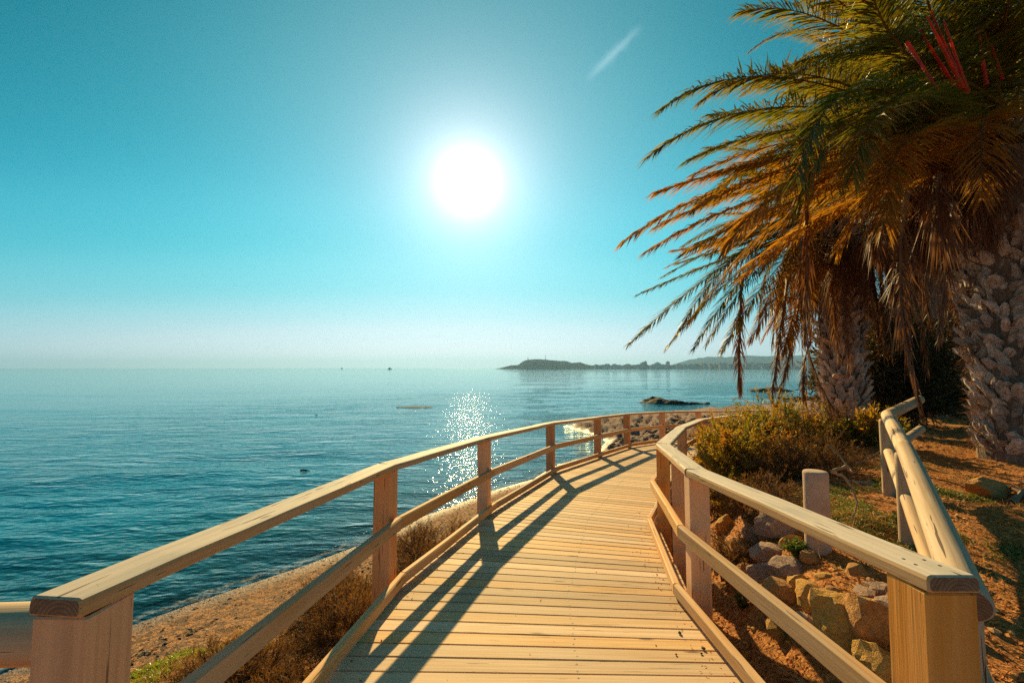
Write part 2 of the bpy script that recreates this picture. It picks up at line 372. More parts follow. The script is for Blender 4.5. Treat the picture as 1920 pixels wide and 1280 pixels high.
sn = mth(nt, 'ADD', sA, mth(nt, 'MULTIPLY', mth(nt, 'SUBTRACT', nA, .5), 1.6))
sand = mixc(nt, ramp(nt, nC, [(.36, (0, 0, 0)), (.64, (1, 1, 1))]), (.30, .115, .04), (.68, .33, .125))
sand = mixc(nt, ramp(nt, nB, [(.35, (0, 0, 0)), (.65, (.55, .55, .55))]), sand, (.50, .22, .07))
wrack = ramp(nt, mth(nt, 'ADD', nB, mth(nt, 'MULTIPLY', nD, .4)), [(.64, (0, 0, 0)), (.74, (.85, .85, .85))])
sand = mixc(nt, wrack, sand, (.11, .065, .035))
wet = ramp(nt, mth(nt, 'MULTIPLY', mth(nt, 'ADD', sA, 1.0), .4), [(.42, (1, 1, 1)), (.66, (0, 0, 0))])
sand = mixc(nt, mth(nt, 'MULTIPLY', wet, .6), sand, (.15, .095, .06))
dirt = mixc(nt, ramp(nt, nD, [(.38, (0, 0, 0)), (.62, (1, 1, 1))]), (.25, .085, .018), (.68, .28, .075))
dirt = mixc(nt, ramp(nt, nB, [(.4, (0, 0, 0)), (.68, (.7, .7, .7))]), dirt, (.42, .17, .045))
rock = mixc(nt, ramp(nt, nB, [(.35, (0, 0, 0)), (.65, (1, 1, 1))]), (.15, .075, .05), (.44, .27, .20))
rock = mixc(nt, ramp(nt, nA, [(.5, (0, 0, 0)), (.62, (.8, .8, .8))]), rock, (.24, .12, .08))
c = mixc(nt, ramp(nt, mth(nt, 'MULTIPLY', sn, .1), [(.20, (0, 0, 0)), (.34, (1, 1, 1))]), sand, dirt)
c = mixc(nt, rA, c, rock)
bed = mixc(nt, ramp(nt, nA, [(.44, (0, 0, 0)), (.56, (1, 1, 1))]), (.02, .035, .03), (.13, .12, .075))
c = mixc(nt, ramp(nt, mth(nt, 'ADD', mth(nt, 'MULTIPLY', sA, -.5), .0), [(.2, (0, 0, 0)), (.9, (1, 1, 1))]), c, bed)
hh = mth(nt, 'ADD', mth(nt, 'MULTIPLY', nC, .5), nD)
bmp = N(nt, 'ShaderNodeBump', {'Height': hh, 'Strength': .9, 'Distance': .03}).outputs[0]
finish(nt, N(nt, 'ShaderNodeBsdfPrincipled', {'Base Color': c, 'Roughness': mth(nt, 'MULTIPLY_ADD', wet, -.5, .92), 'Normal': bmp, 'Specular IOR Level': .25}).outputs[0])
M['ground'] = m
me = mesh_fast('terrain', np.stack([X, Y, Z], -1).reshape(-1, 3), [quads], m, smooth=True,
               attrs={'shore': np.clip(s_, -20, 20).ravel(), 'rock': rockzone(X, Y, s_).ravel()})
link('ground', me, kind='structure')

# ------------------------------------------------------------------ sea
rr = np.concatenate([np.linspace(3.0, 22, 150), 22 * (12000 / 22) ** np.linspace(0.012, 1, 210)])
th = np.concatenate([np.linspace(-180, -66, 24)[:-1], np.linspace(-66, 66, 520), np.linspace(66, 180, 24)[1:]])
RR, TH = np.meshgrid(rr, np.radians(th), indexing='ij')
SX, SY = RR * np.sin(TH), RR * np.cos(TH)
sea_s = shore_dist(SX, SY)
SZ = np.zeros_like(SX)
wr = np.random.default_rng(5)
for k in range(26):
    lam = 0.9 * 1.16 ** k; a = min(0.0070 * lam ** .75, .016)
    ang_ = R(wr.normal(-72, 24)); kx, ky = math.cos(ang_), math.sin(ang_); ph = wr.uniform(0, 6.28)
    fade = 1 - sstep(lam * 9, lam * 26, RR)
    SZ += a * fade * np.sin((SX * kx + SY * ky) * 6.283 / lam + ph) * .5
SZ *= sstep(0, 5, -sea_s) * .9 + .1
idx = np.arange(SX.size).reshape(SX.shape)
quads = np.stack([idx[:-1, :-1], idx[:-1, 1:], idx[1:, 1:], idx[1:, :-1]], -1).reshape(-1, 4)
m, nt = newmat('sea_water')
tc = N(nt, 'ShaderNodeTexCoord').outputs['Object']
dA = N(nt, 'ShaderNodeAttribute', attribute_name='offshore').outputs['Fac']
w1 = noise(nt, mapping(nt, tc, (.55, 1.5, 1), (0, 0, R(12))), 1.0, 3, .55, .3)
w2 = noise(nt, mapping(nt, tc, (3.3, 4.8, 1), (0, 0, R(-16))), 1.0, 2, .5, .2)
w3 = noise(nt, mapping(nt, tc, (.06, .26, 1), (0, 0, R(6))), 1.0, 4, .55)
w4 = noise(nt, mapping(nt, tc, (5, 16, 1), (0, 0, R(10))), 1.0, 2, .5)
hgt = mth(nt, 'ADD', mth(nt, 'ADD', mth(nt, 'MULTIPLY', w1, .27), mth(nt, 'MULTIPLY', w2, .088)), mth(nt, 'ADD', mth(nt, 'MULTIPLY', w3, .40), mth(nt, 'MULTIPLY', w4, .002)))
calm = ramp(nt, mth(nt, 'MULTIPLY', dA, .01), [(.0, (1, 1, 1)), (.26, (.9, .9, .9)), (.46, (.34, .34, .34)), (1.0, (.26, .26, .26))])   # wind patch near the shore, calmer water beyond the reefs
bmp = N(nt, 'ShaderNodeBump', {'Height': mth(nt, 'MULTIPLY', hgt, calm), 'Strength': 1.0, 'Distance': .46}).outputs[0]
patch = noise(nt, mapping(nt, tc, (.16, .42, 1)), 1.0, 4, .6)
body = ramp(nt, mth(nt, 'MULTIPLY', dA, .01), [(.0, (.02, .10, .08)), (.06, (.001, .145, .25)), (.3, (.001, .115, .21)), (1.0, (.001, .135, .20))])
body = mixc(nt, ramp(nt, patch, [(.44, (0, 0, 0)), (.62, (.6, .6, .6))]), body, (.0004, .034, .078))
gls = N(nt, 'ShaderNodeBsdfGlossy', {'Color': (.80, .95, .93, 1), 'Roughness': .03, 'Normal': bmp}).outputs[0]
dif = N(nt, 'ShaderNodeBsdfDiffuse', {'Color': body, 'Normal': bmp}).outputs[0]
trn = N(nt, 'ShaderNodeBsdfTransparent', {'Color': (.62, .86, .84, 1)}).outputs[0]
dep = ramp(nt, mth(nt, 'MULTIPLY', dA, .1), [(.0, (0, 0, 0)), (.05, (.15, .15, .15)), (.2, (.55, .55, .55)), (.55, (1, 1, 1))])
und = N(nt, 'ShaderNodeMixShader', {0: dep, 1: trn, 2: dif}).outputs[0]
fr = N(nt, 'ShaderNodeFresnel', {'IOR': 1.33, 'Normal': bmp}).outputs[0]
wat = N(nt, 'ShaderNodeMixShader', {0: fr, 1: und, 2: gls}).outputs[0]
fn = noise(nt, mapping(nt, tc, (3, 3, 1)), 1.0, 5, .7)
fe = mth(nt, 'SUBTRACT', 1.0, mth(nt, 'DIVIDE', mth(nt, 'ABSOLUTE', mth(nt, 'SUBTRACT', dA, mth(nt, 'MULTIPLY', mth(nt, 'SUBTRACT', fn, .30), .9))), .13), clamp=True)
fn2 = ramp(nt, noise(nt, mapping(nt, tc, (14, 14, 1)), 1.0, 4, .8), [(.42, (0, 0, 0)), (.6, (1, 1, 1))])
foam = mth(nt, 'MULTIPLY', mth(nt, 'MULTIPLY', fe, fn2), .42, clamp=True)
fs = N(nt, 'ShaderNodeBsdfDiffuse', {'Color': (.78, .80, .80, 1)}).outputs[0]
finish(nt, N(nt, 'ShaderNodeMixShader', {0: foam, 1: wat, 2: fs}).outputs[0])
M['sea'] = m
link('sea', mesh_fast('sea_surface', np.stack([SX, SY, SZ], -1).reshape(-1, 3), [quads], m, smooth=True, attrs={'offshore': np.clip(-sea_s, -5, 400).ravel()}), kind='structure')

# ------------------------------------------------------------------ boardwalk
def board_mesh(name, L, w, h, ch=.008, segs=1, mats=None, mitre=(0, 0), rnd=0, top_ch=None, wav=0.0):
    """board along +X from 0 to L; section in YZ centred; mitre = tan of the cut at each end"""
    tch = top_ch or ch
    sec = [(-w/2, -h/2+ch), (-w/2+ch, -h/2), (w/2-ch, -h/2), (w/2, -h/2+ch), (w/2, h/2-tch), (w/2-tch, h/2), (-w/2+tch, h/2), (-w/2, h/2-tch)]
    if top_ch and top_ch > .012:
        k = tch * .3
        sec = [(-w/2, -h/2+ch), (-w/2+ch, -h/2), (w/2-ch, -h/2), (w/2, -h/2+ch), (w/2, h/2-tch), (w/2-k, h/2-k), (w/2-tch, h/2), (-w/2+tch, h/2), (-w/2+k, h/2-k), (-w/2, h/2-tch)]
    n = len(sec); r_ = np.random.default_rng(rnd)
    xs = np.linspace(0, L, segs + 1)
    e = min(ch, .006)
    xs2 = [0] + [e] + list(xs[1:-1]) + [L - e] + [L]
    V = []
    for i, x in enumerate(xs2):
        f = x / L; sh = .88 if i in (0, len(xs2) - 1) else 1.0
        dy, dz = (r_.normal(0, wav), r_.normal(0, wav)) if 1 < i < len(xs2) - 2 else (0, 0)
        for (y, z) in sec:
            yy = np.sign(y) * (abs(y) - (1 - sh) * .05); zz = np.sign(z) * (abs(z) - (1 - sh) * .05)
            cut = mitre[0] * y * (1 - f) + mitre[1] * y * f
            V.append((x + cut, yy + dy, zz + dz))
    F4 = []
    for i in range(len(xs2) - 1):
        for j in range(n):
            k = (j + 1) % n
            F4.append((i*n+j, i*n+k, (i+1)*n+k, (i+1)*n+j))
    Fn = [tuple(range(n - 1, -1, -1)), tuple(range((len(xs2)-1)*n, len(xs2)*n))]
    return mesh_fast(name, V, [np.array(F4)[:, ::-1], np.array(Fn)[:, ::-1]], mats, [0, 1])
def place_board(name, a, b, w, h, mat, parent, mitre=(0, 0), ch=.008, top_ch=None, segs=1, wav=0.0, ext=0.0, **tags):
    a = Vector(a); b = Vector(b); d = b - a; L = d.length
    me = board_mesh(name, L + ext, w, h, ch, segs, [mat, M['end']], mitre, random.randint(0, 9999), top_ch, wav)
    o = link(name, me, parent, a, **tags)
    dn_ = d.normalized(); y = Vector((-dn_.y, dn_.x, 0)).normalized(); z = dn_.cross(y)
    o.rotation_euler = Matrix((dn_, y, z)).transposed().to_euler()
    return o
def polyint(P, t):
    P = np.array(P); return np.array([np.interp(t, range(len(P)), P[:, 0]), np.interp(t, range(len(P)), P[:, 1])])
def inset(P, d):
    """offset a polyline to its right by d"""
    P = np.array(P, float); out = []
    for i in range(len(P)):
        ts = []
        if i > 0: v = P[i] - P[i-1]; ts.append(v / np.linalg.norm(v))
        if i < len(P) - 1: v = P[i+1] - P[i]; ts.append(v / np.linalg.norm(v))
        t = sum(ts); t /= np.linalg.norm(t); n = np.array([t[1], -t[0]]); c = max(.5, float(n @ np.array([ts[0][1], -ts[0][0]])))
        out.append(P[i] + n * d / c)
    return out
bw = thing('boardwalk', 'pale timber boardwalk of cross planks curving down towards the sea', 'boardwalk', (0, 0, 0))
LE, RE = inset(LP, .055), inset(RP, -.055)
# planks: equal steps along the path, each a board of its own
t, planks = 0.0, []
cl = lambda t: (polyint(LE, t) + polyint(RE, t)) / 2
while t < 8.9:
    p = cl(t); dt = .14 / max(np.linalg.norm(cl(min(t + .05, 9)) - cl(t)) / .05, .1)
    planks.append((t, t + dt)); t += dt
nails = []
for i, (t0, t1) in enumerate(planks):
    g = .0045
    if cl(t1)[1] < .3: continue
    l0, l1, r0, r1 = polyint(LE, t0), polyint(LE, t1), polyint(RE, t0), polyint(RE, t1)
    j0, j1, j2 = random.uniform(-.0012, .0012), random.uniform(-.001, .001), random.uniform(-.02, .0)
    ex = (l0 - r0) / np.linalg.norm(l0 - r0)
    l0 = l0 + ex * j2; l1 = l1 + ex * j2
    fl = (l1 - l0) / np.linalg.norm(l1 - l0); fr_ = (r1 - r0) / np.linalg.norm(r1 - r0)
    l0 = l0 + fl * g; l1 = l1 - fl * g; r0 = r0 + fr_ * g; r1 = r1 - fr_ * g
    c0 = (l0 + l1 + r0 + r1) / 4
    ax = (r0 + r1 - l0 - l1); ang_ = math.atan2(ax[1], ax[0])
    zc = float(deck_z(c0[1])) + j0
    ca_, sa_ = math.cos(-ang_), math.sin(-ang_)
    def loc(p):
        d = p - c0; z = float(deck_z(p[1])) - float(deck_z(c0[1])); return (d[0]*ca_ - d[1]*sa_, d[0]*sa_ + d[1]*ca_, z)
    top = [loc(l0), loc(r0), loc(r1), loc(l1)]
    b_ = .004; V = []
    cx = sum(q[0] for q in top) / 4; cy = sum(q[1] for q in top) / 4
    def shrink(q, k): return (q[0] - math.copysign(k, q[0]), q[1] - math.copysign(k, q[1]))
    for q in top: x, y = shrink(q, b_); V.append((x, y, q[2] + random.uniform(-.0008, .0008)))
    for q in top: V.append((q[0], q[1], q[2] - b_))
    for q in top: V.append((q[0], q[1], q[2] - .034))
    Fs = [(0, 1, 2, 3), (11, 10, 9, 8)] + [(a + k, a + (k + 1) % 4, (k + 1) % 4 + a + 4, k + a + 4)[::-1] for a in (0, 4) for k in range(4)]
    me = mesh_fast('plank', V, [np.array(Fs)], [M['deck']])
    link('plank', me, bw, (c0[0], c0[1], zc), (0, 0, ang_))
    if c0[1] < 9:
        Lh = np.linalg.norm(ax) / 4
        for fx in (-Lh * 2 + .10, -Lh * .95, .25, Lh * 2 - .12):
            for fy in (-.035, .035):
                q = c0 + np.array([math.cos(ang_), math.sin(ang_)]) * (fx + random.uniform(-.008, .008)) + np.array([-math.sin(ang_), math.cos(ang_)]) * (fy + random.uniform(-.008, .008))
                nails.append((q[0], q[1], float(deck_z(q[1])) + .0012 + j0))
V, Fs = [], []
for (x, y, z) in nails:
    r = .0075; b = len(V); V += [(x + r*math.cos(k*1.0472), y + r*math.sin(k*1.0472), z) for k in range(6)]; Fs.append(tuple(range(b, b + 6)))
link('nail_heads', mesh_fast('nail_heads', V, [np.array(Fs)], M['nail']), bw, kind='stuff')
# stringers below
for P, d in ((LE, .14), (RE, -.14), (MID, 0)):
    Q = inset(P, d)
    for i in range(len(Q) - 1):
        a, b = Q[i], Q[i + 1]
        place_board('stringer', (a[0], a[1], float(deck_z(a[1])) - .115), (b[0], b[1], float(deck_z(b[1])) - .115), .07, .155, M['post'], bw)

def railing(P, side, label, posts_extra=(), skip0=True, near_w=.168):
    """side +1: the deck lies to the right of the line"""
    t = thing('railing', label, 'railing', (P[1][0], P[1][1], float(deck_z(P[1][1]))))
    inv = Matrix.Translation(-Vector(t.location))
    org = Vector(t.location)
    def tz(p, h): return Vector((p[0], p[1], float(deck_z(p[1])) + h)) - org
    def tanmit(i):
        if i <= 1 or i >= len(P) - 1: return 0
        a = np.array(P[i]) - np.array(P[i-1]); b = np.array(P[i+1]) - np.array(P[i])
        d = math.atan2(b[1], b[0]) - math.atan2(a[1], a[0]); return math.tan(d / 2)
    A = P
    for i in range(1, len(P) - 1):
        m0, m1 = tanmit(i), tanmit(i + 1)
        a, b = tz(A[i], RAILH - .0275), tz(A[i + 1], RAILH - .0275)
        dd = (b - a).normalized()
        if i == 1: a = a - dd * .095
        place_board('handrail', a + dd * .002, b - dd * .002, .172, .055, M['rail'], t, (-m0, m1), .006, .016, max(2, int((b - a).length / .35)), .0015)
    # mid rail and kick board run along the deck side of the posts
    for nm, off, h, w, hh, mt in (('mid_rail', .125, .515, .055, .10, M['midrail']), ('kick_board', .165, .075, .055, .085, M['midrail'])):
        Q = inset(P, off * side)
        for i in range(1, len(P) - 1):
            m0, m1 = tanmit(i), tanmit(i + 1)
            a, b = tz(Q[i], h), tz(Q[i + 1], h); dd = (b - a).normalized()
            if i == 1: a = a - dd * (.11 if nm == 'mid_rail' else .9)
            place_board(nm, a + dd * .0015, b - dd * .0015, w, hh, mt, t, (-m0, m1), .005, .010, 3, .0012)
    V, Fs = [], []
    for i in range(1, len(P) - 3):
        a, b = np.array(P[i]), np.array(P[i + 1]); d = (b - a) / np.linalg.norm(b - a); n_ = np.array([d[1], -d[0]])
        for q, sg in ((a, 1), (b, -1)):
            for dd_, sd in ((.045, .035), (.055, -.04), (.10, .03), (.11, -.035)):
                c_ = q + d * sg * (dd_ if not (i == 1 and sg == 1) else dd_ - .05) + n_ * sd; z = float(deck_z(c_[1])) + RAILH + .0006; k0 = len(V)
                V += [(c_[0] + .006*math.cos(k*1.0472) - org.x, c_[1] + .006*math.sin(k*1.0472) - org.y, z - org.z) for k in range(6)]; Fs.append(tuple(range(k0, k0 + 6)))
    link('screw_heads', mesh_fast('screw_heads', V, [np.array(Fs)], M['nail']), t, kind='stuff')
    pts = [(P[i], .5, (near_w if i == 1 else .15)) for i in range(1, len(P))] + [(q, 0, .15) for q in posts_extra]
    for k, (p, _, w) in enumerate(pts):
        i = k + 1
        if i < len(P):
            if 1 < i < len(P) - 1: v = np.array(P[i+1]) - np.array(P[i-1]) if i > 1 else np.array(P[2]) - np.array(P[1])
            elif i == 1: v = np.array([0.02, 1.0])
            else: v = np.array(P[i]) - np.array(P[i-1])
        else: v = np.array(P[4]) - np.array(P[3])
        gz = min(G(p[0], p[1]) - .25, float(deck_z(p[1])) - .5)
        top = float(deck_z(p[1])) + RAILH - .0560
        Lz = top - gz
        me = board_mesh('post', Lz, w, w, .007, 3, [M['post'], M['end']], rnd=k)
        o = link('post', me, t, Vector((p[0], p[1], gz)) - org)
        an = math.atan2(v[1], v[0])
        zx = Vector((0, 0, 1)); yx = Vector((math.cos(an), math.sin(an), 0)); o.rotation_euler = Matrix((zx, yx, zx.cross(yx))).transposed().to_euler()
    return t
railing(LP, 1, 'seaward wooden railing with square posts on the left of the boardwalk')
railing(RP, -1, 'landward wooden railing with square posts on the right of the boardwalk', posts_extra=[(1.62, 4.45)])

# ------------------------------------------------------------------ log fences
def log_mesh(name, L, r0, r1, n=20, segs=18, seed=0):
    r_ = np.random.default_rng(seed); V = []
    xs = [0, .012] + list(np.linspace(.05, L - .05, segs)) + [L - .012, L]
    for i, x in enumerate(xs):
        r = r0 + (r1 - r0) * x / L
        if i in (0, len(xs) - 1): r *= .86
        a = np.arange(n) * 2 * math.pi / n
        nz = fbm(np.stack([np.full(n, x * 1.5 + seed * 7), np.cos(a) * 1.2, np.sin(a) * 1.2], -1), 3, seed)
        rad = r * (1 + (nz - .5) * .12)
        for k in range(n): V.append((x, rad[k] * math.cos(a[k]), rad[k] * math.sin(a[k])))
    F4 = [(i*n+j, (i+1)*n+j, (i+1)*n+(j+1) % n, i*n+(j+1) % n)[::-1] for i in range(len(xs) - 1) for j in range(n)]
    m_ = len(xs) - 1
    me = mesh_fast(name, V, [np.array(F4)[:, ::-1][:, ::-1], np.array([list(range(n))[::-1], list(range(m_*n, m_*n+n))])[:, ::1]], [M['log'], M['end']], [0, 1])
    me.polygons.foreach_set('use_smooth', np.array([True] * len(F4) + [False] * 2)); return me
def put_log(name, a, b, r, parent, org, seed=0, r1=None):
    a = Vector(a); b = Vector(b); d = b - a
    o = link(name, log_mesh(name, d.length, r, r1 or r, seed=seed), parent, a - org)
    o.rotation_euler = d.to_track_quat('X', 'Z').to_euler(); return o
A0 = at(1821, 1134, 1.85); A1 = at(1696, 838, 3.95); A2 = at(1664, 778, 5.35); A3 = at(1724, 749, 6.6); A4 = at(1905, 738, 8.6)
lf = thing('log_fence', 'fence of thick round logs running from the right-hand post towards the palms', 'fence', (A1.x, A1.y, G(A1.x, A1.y)))
og = Vector(lf.location)
put_log('top_log', A0, A1, .072, lf, og, 1, .062)
put_log('top_log', A1 + Vector((0, 0, -.012)), A2, .063, lf, og, 2)
put_log('top_log', A2 + Vector((.02, .02, -.005)), A3, .063, lf, og, 3)
dz = Vector((0, 0, -.42))
put_log('mid_log', A0 + dz + Vector((.05, 0, 0)), A1 + dz, .055, lf, og, 4, .052)
put_log('mid_log', A1 + dz, A2 + dz + Vector((0, 0, .0)), .056, lf, og, 5)
put_log('mid_log', A2 + dz, A3 + dz, .055, lf, og, 6)
for k, p in enumerate((A0 + Vector((.09, .14, 0)), A1, A2 + Vector((0.0, .02, 0)))):
    gz = G(p.x, p.y) - .2
    o = put_log('post', (p.x, p.y, gz), (p.x, p.y, p.z - .05), .07, lf, og, 10 + k)
B0 = Vector((-1.41, 1.62, EYE - .90)); B1 = Vector((-3.6, 1.50, EYE - .90))
lg = thing('log_fence', 'end of a round log rail behind the left corner post', 'fence', (B1.x, B1.y, G(B1.x, B1.y)))
og = Vector(lg.location)
put_log('top_log', B0, B1, .095, lg, og, 21)
put_log('post', (B1.x + .1, B1.y, og.z - .2), (B1.x + .1, B1.y, B1.z - .06), .075, lg, og, 23)

# concrete bollard
bx = on(1534, 1020, 2.08); bx.z = G(bx.x, bx.y) - .05
bd = thing('bollard', 'stout pinkish concrete bollard standing in the weeds behind the right railing', 'bollard', bx)
prof = [(.098, 0), (.100, .2), (.097, .62), (.098, .715), (.095, .728), (.088, .735), (.05, .738)]
n = 28; V = [(r * math.cos(k * 2 * math.pi / n), r * math.sin(k * 2 * math.pi / n), z + .0) for r, z in prof for k in range(n)]
F4 = [(i*n+k, i*n+(k+1) % n, (i+1)*n+(k+1) % n, (i+1)*n+k) for i in range(len(prof) - 1) for k in range(n)]
me = mesh_fast('column', V, [np.array(F4), np.array([[(len(prof)-1)*n+k for k in range(n)]])], M['concrete'], smooth=True)
link('column', me, bd)

# ------------------------------------------------------------------ palms
def bez(P0, P1, P2, t):
    t = t[:, None]; return (1-t)**2*P0 + 2*t*(1-t)*P1 + t*t*P2, 2*(1-t)*(P1-P0) + 2*t*(P2-P1)
UPV = np.array([0, 0, 1.0])
def frond_mesh(P0, P1, P2, leafmat_, stalk, rg, leaf=.5, n=78, width=.020, spread=1.0, droop=.18, wav=.1, start=.16, rad=.022):
    P0, P1, P2 = (np.array(p, float) for p in (P0, P1, P2)); O = P0.copy(); P0, P1, P2 = P0 - O, P1 - O, P2 - O
    V, F4, F3, mi4 = [], [], [], []
    # stalk
    m_ = 14; tt = np.linspace(0, 1, m_); pos, tan = bez(P0, P1, P2, tt); tan /= np.linalg.norm(tan, axis=1)[:, None]
    sd_ = np.cross(tan, UPV); nn = np.linalg.norm(sd_, axis=1)[:, None]; sd_ = np.where(nn > .05, sd_ / np.maximum(nn, 1e-6), np.array([1.0, 0, 0])); up = np.cross(sd_, tan)
    r = rad * (1 - .88 * tt) * (1 + 1.2 * np.exp(-tt * 14))
    SV = np.stack([pos + sd_ * r[:, None] * 1.3, pos - sd_ * r[:, None] * 1.3, pos + up * r[:, None] * .8, pos - up * r[:, None] * .8], 1)[:, [0, 2, 1, 3]].reshape(-1, 3)
    SF = [(i*4+j, i*4+(j+1) % 4, (i+1)*4+(j+1) % 4, (i+1)*4+j) for i in range(m_-1) for j in range(4)]
    # leaflets
    t = np.repeat(np.linspace(start, .995, n), 2); sg = np.tile([1.0, -1.0], n); t = np.clip(t + rg.normal(0, .003, len(t)), 0, 1)
    pos, tan = bez(P0, P1, P2, t); tan /= np.linalg.norm(tan, axis=1)[:, None]
    side = np.cross(tan, UPV); nn = np.linalg.norm(side, axis=1)[:, None]; side = np.where(nn > .05, side / np.maximum(nn, 1e-6), np.array([1.0, 0, 0])); up = np.cross(side, tan)
    u_ = (t - start) / (1 - start)
    L = leaf * (.30 + .70 * np.sin(np.clip(u_, 0, 1) ** .62 * math.pi) ** .6) * (1 - .15 * u_) * rg.uniform(.82, 1.1, len(t))
    al = np.radians(np.interp(u_, [0, .4, 1], [58, 42, 24])) * spread + rg.normal(0, wav, len(t))
    lift = rg.normal(.18, .16, len(t))
    D = side * (sg * np.sin(al))[:, None] + tan * np.cos(al)[:, None] + up * lift[:, None] * np.sin(al)[:, None]
    D /= np.linalg.norm(D, axis=1)[:, None]
    wv = np.cross(D, up) * .6 + np.cross(D, side) * .35 * sg[:, None] + rg.normal(0, .25, D.shape); wv -= D * (wv * D).sum(1)[:, None]; wv /= np.linalg.norm(wv, axis=1)[:, None]
    w = width * .5 * rg.uniform(.8, 1.2, len(t))[:, None]
    mid = pos + D * (L * .45)[:, None]; mid[:, 2] -= droop * .18 * L
    tip = pos + D * (L * .97)[:, None]; tip[:, 2] -= droop * L * rg.uniform(.5, 1.8, len(t))
    LV = np.stack([pos - wv * w * .5, pos + wv * w * .5, mid + wv * w, mid - wv * w, tip], 1).reshape(-1, 3)
    b = len(SV) + np.arange(len(t)) * 5
    F4 = np.concatenate([np.array(SF), np.stack([b, b+1, b+2, b+3], 1)]); F3 = np.stack([b+3, b+2, b+4], 1)
    mi = np.concatenate([np.ones(len(SF), int), np.zeros(len(t), int)])
    tint = np.concatenate([np.full(len(SV), .5), np.repeat(np.clip(rg.normal(.55, .2, len(t)), 0, 1), 5)])
    return mesh_fast('frond', np.concatenate([SV, LV]), [F4, F3], [leafmat_, stalk], [mi, 0], attrs={'tint': tint})
def bend(P0, Mid, P2): P0, Mid, P2 = Vector(P0), Vector(Mid), Vector(P2); return 2 * Mid - .5 * (P0 + P2)
def palm(label, base, crown, r_base, r_top, specs, n_green, n_dead, L, seed, boots, lf=.5, dup=1, dsec=(-180, 180), inner=40, widemin=-180, widemax=180, trunk_lean=0, deadlen=(1.6, 2.6), skirt=1.0):
    rg = np.random.default_rng(seed); base = Vector(base); crown = Vector(crown)
    root = thing('palm_tree', label, 'palm tree', base)
    H = crown.z - base.z
    # trunk: fibre core, then the cut leaf bases in a spiral
    n, k = 36, 26; V = []
    def axis(f): return Vector((0, 0, 0)).lerp(crown - base, f)
    def rad(f): return (r_base + (r_top - r_base) * f) * (1 + .12 * math.exp(-f * 14))
    for i in range(k + 1):
        f = i / k; c_ = axis(f)
        for j in range(n):
            a = j * 2 * math.pi / n; rr_ = rad(f) * (.93 + .10 * float(vnoise(np.array([[math.cos(a) * 4 + seed, math.sin(a) * 4, f * H * 6]]), 2)[0]))
            V.append((c_.x + rr_ * math.cos(a), c_.y + rr_ * math.sin(a), c_.z - (.3 if i == 0 else 0)))
    F4 = [(i*n+j, i*n+(j+1) % n, (i+1)*n+(j+1) % n, (i+1)*n+j) for i in range(k) for j in range(n)]
    link('trunk', mesh_fast('trunk', V, [np.array(F4)], M['trunk'], smooth=True), root)
    if boots:
        bw_ = 2 * math.pi * (r_base + r_top) / 2 / boots
        shapes = []
        for q in range(6):
            w_, h_, t_ = bw_ * rg.uniform(.36, .50), bw_ * rg.uniform(.9, 1.35), bw_ * rg.uniform(.32, .52)
            rings = [(0, .72, .25, 0), (.30, 1.0, .75, .25), (.72, .78, .95, .72), (1.0, .50, .60, 1.25)]      # height, width, depth, lean
            VV = []
            for (hz, ww, dd, le) in rings:
                for k_ in range(6):
                    a_ = k_ * math.pi / 3 + .3; VV.append((t_ * (le + .55 * dd * math.cos(a_)), w_ * ww * math.sin(a_), h_ * hz + .25 * t_ * dd * math.cos(a_) * (hz > .9)))
            VV = [tuple(np.array(v) + rg.normal(0, t_ * .085, 3)) for v in VV]
            FF = [(i_*6+j_, i_*6+(j_+1) % 6, (i_+1)*6+(j_+1) % 6, (i_+1)*6+j_) for i_ in range(3) for j_ in range(6)]
            shapes.append(mesh_fast('leaf_base', VV, [np.array(FF), np.array([[18, 19, 20, 21, 22, 23]])], M['boot']))
        rows = int(H / (bw_ * .45)); cnt = 0; per = boots
        for i in range(rows):
            for j in range(per):
                a = (j + .5 * (i % 2)) * 2 * math.pi / per + rg.normal(0, .07) + i * .05
                f = (i + .2 + rg.normal(0, .16)) / rows
                if f < 0.01 or f > .97: continue
                c_ = axis(f); out = Vector((math.cos(a), math.sin(a), 0))
                if out.dot(Vector((base.x, base.y, 0)).normalized()) > (-.05 if per > 14 else .05) or cnt >= 298: continue
                cnt += 1
                o = link('leaf_base', shapes[int(rg.integers(6))], root, c_ + out * rad(f) * .95, (rg.normal(0, .22), rg.normal(-.05, .22), a + rg.normal(0, .25)))
                o.scale = (rg.uniform(.6, 1.3), rg.uniform(.7, 1.15), rg.uniform(.6, 1.25))
        nf = 4200; a = rg.uniform(0, 6.283, nf); f = rg.uniform(.02, .99, nf); rr_ = np.array([rad(q) for q in f]) * 1.02
        P = np.stack([np.cos(a) * rr_, np.sin(a) * rr_, 0 * a], -1) + np.array([list(axis(q)) for q in f])
        od = np.stack([np.cos(a), np.sin(a), 0 * a], -1); td = np.stack([-np.sin(a), np.cos(a), 0 * a], -1)
        D = od * rg.uniform(.2, .9, nf)[:, None] + td * rg.normal(0, .6, nf)[:, None] + np.array([0, 0, 1]) * rg.normal(0, .7, nf)[:, None]; D *= (rg.uniform(.06, .24, nf) / np.linalg.norm(D, axis=1))[:, None]
        Wd = np.cross(D, rg.normal(0, 1, (nf, 3))); Wd *= (.0035 / np.linalg.norm(Wd, axis=1))[:, None]
        VV = np.stack([P - Wd, P + Wd, P + D * .6 + Wd * .6 - np.array([0, 0, .01]), P + D - np.array([0, 0, .03])], 1).reshape(-1, 3); k_ = np.arange(nf) * 4
        link('trunk_fibres', mesh_fast('trunk_fibres', VV, [np.stack([k_, k_+1, k_+2, k_+3], 1)], M['dead'], attrs={'tint': np.repeat(rg.uniform(.2, 1, nf), 4)}), root, kind='stuff')
    cr = crown
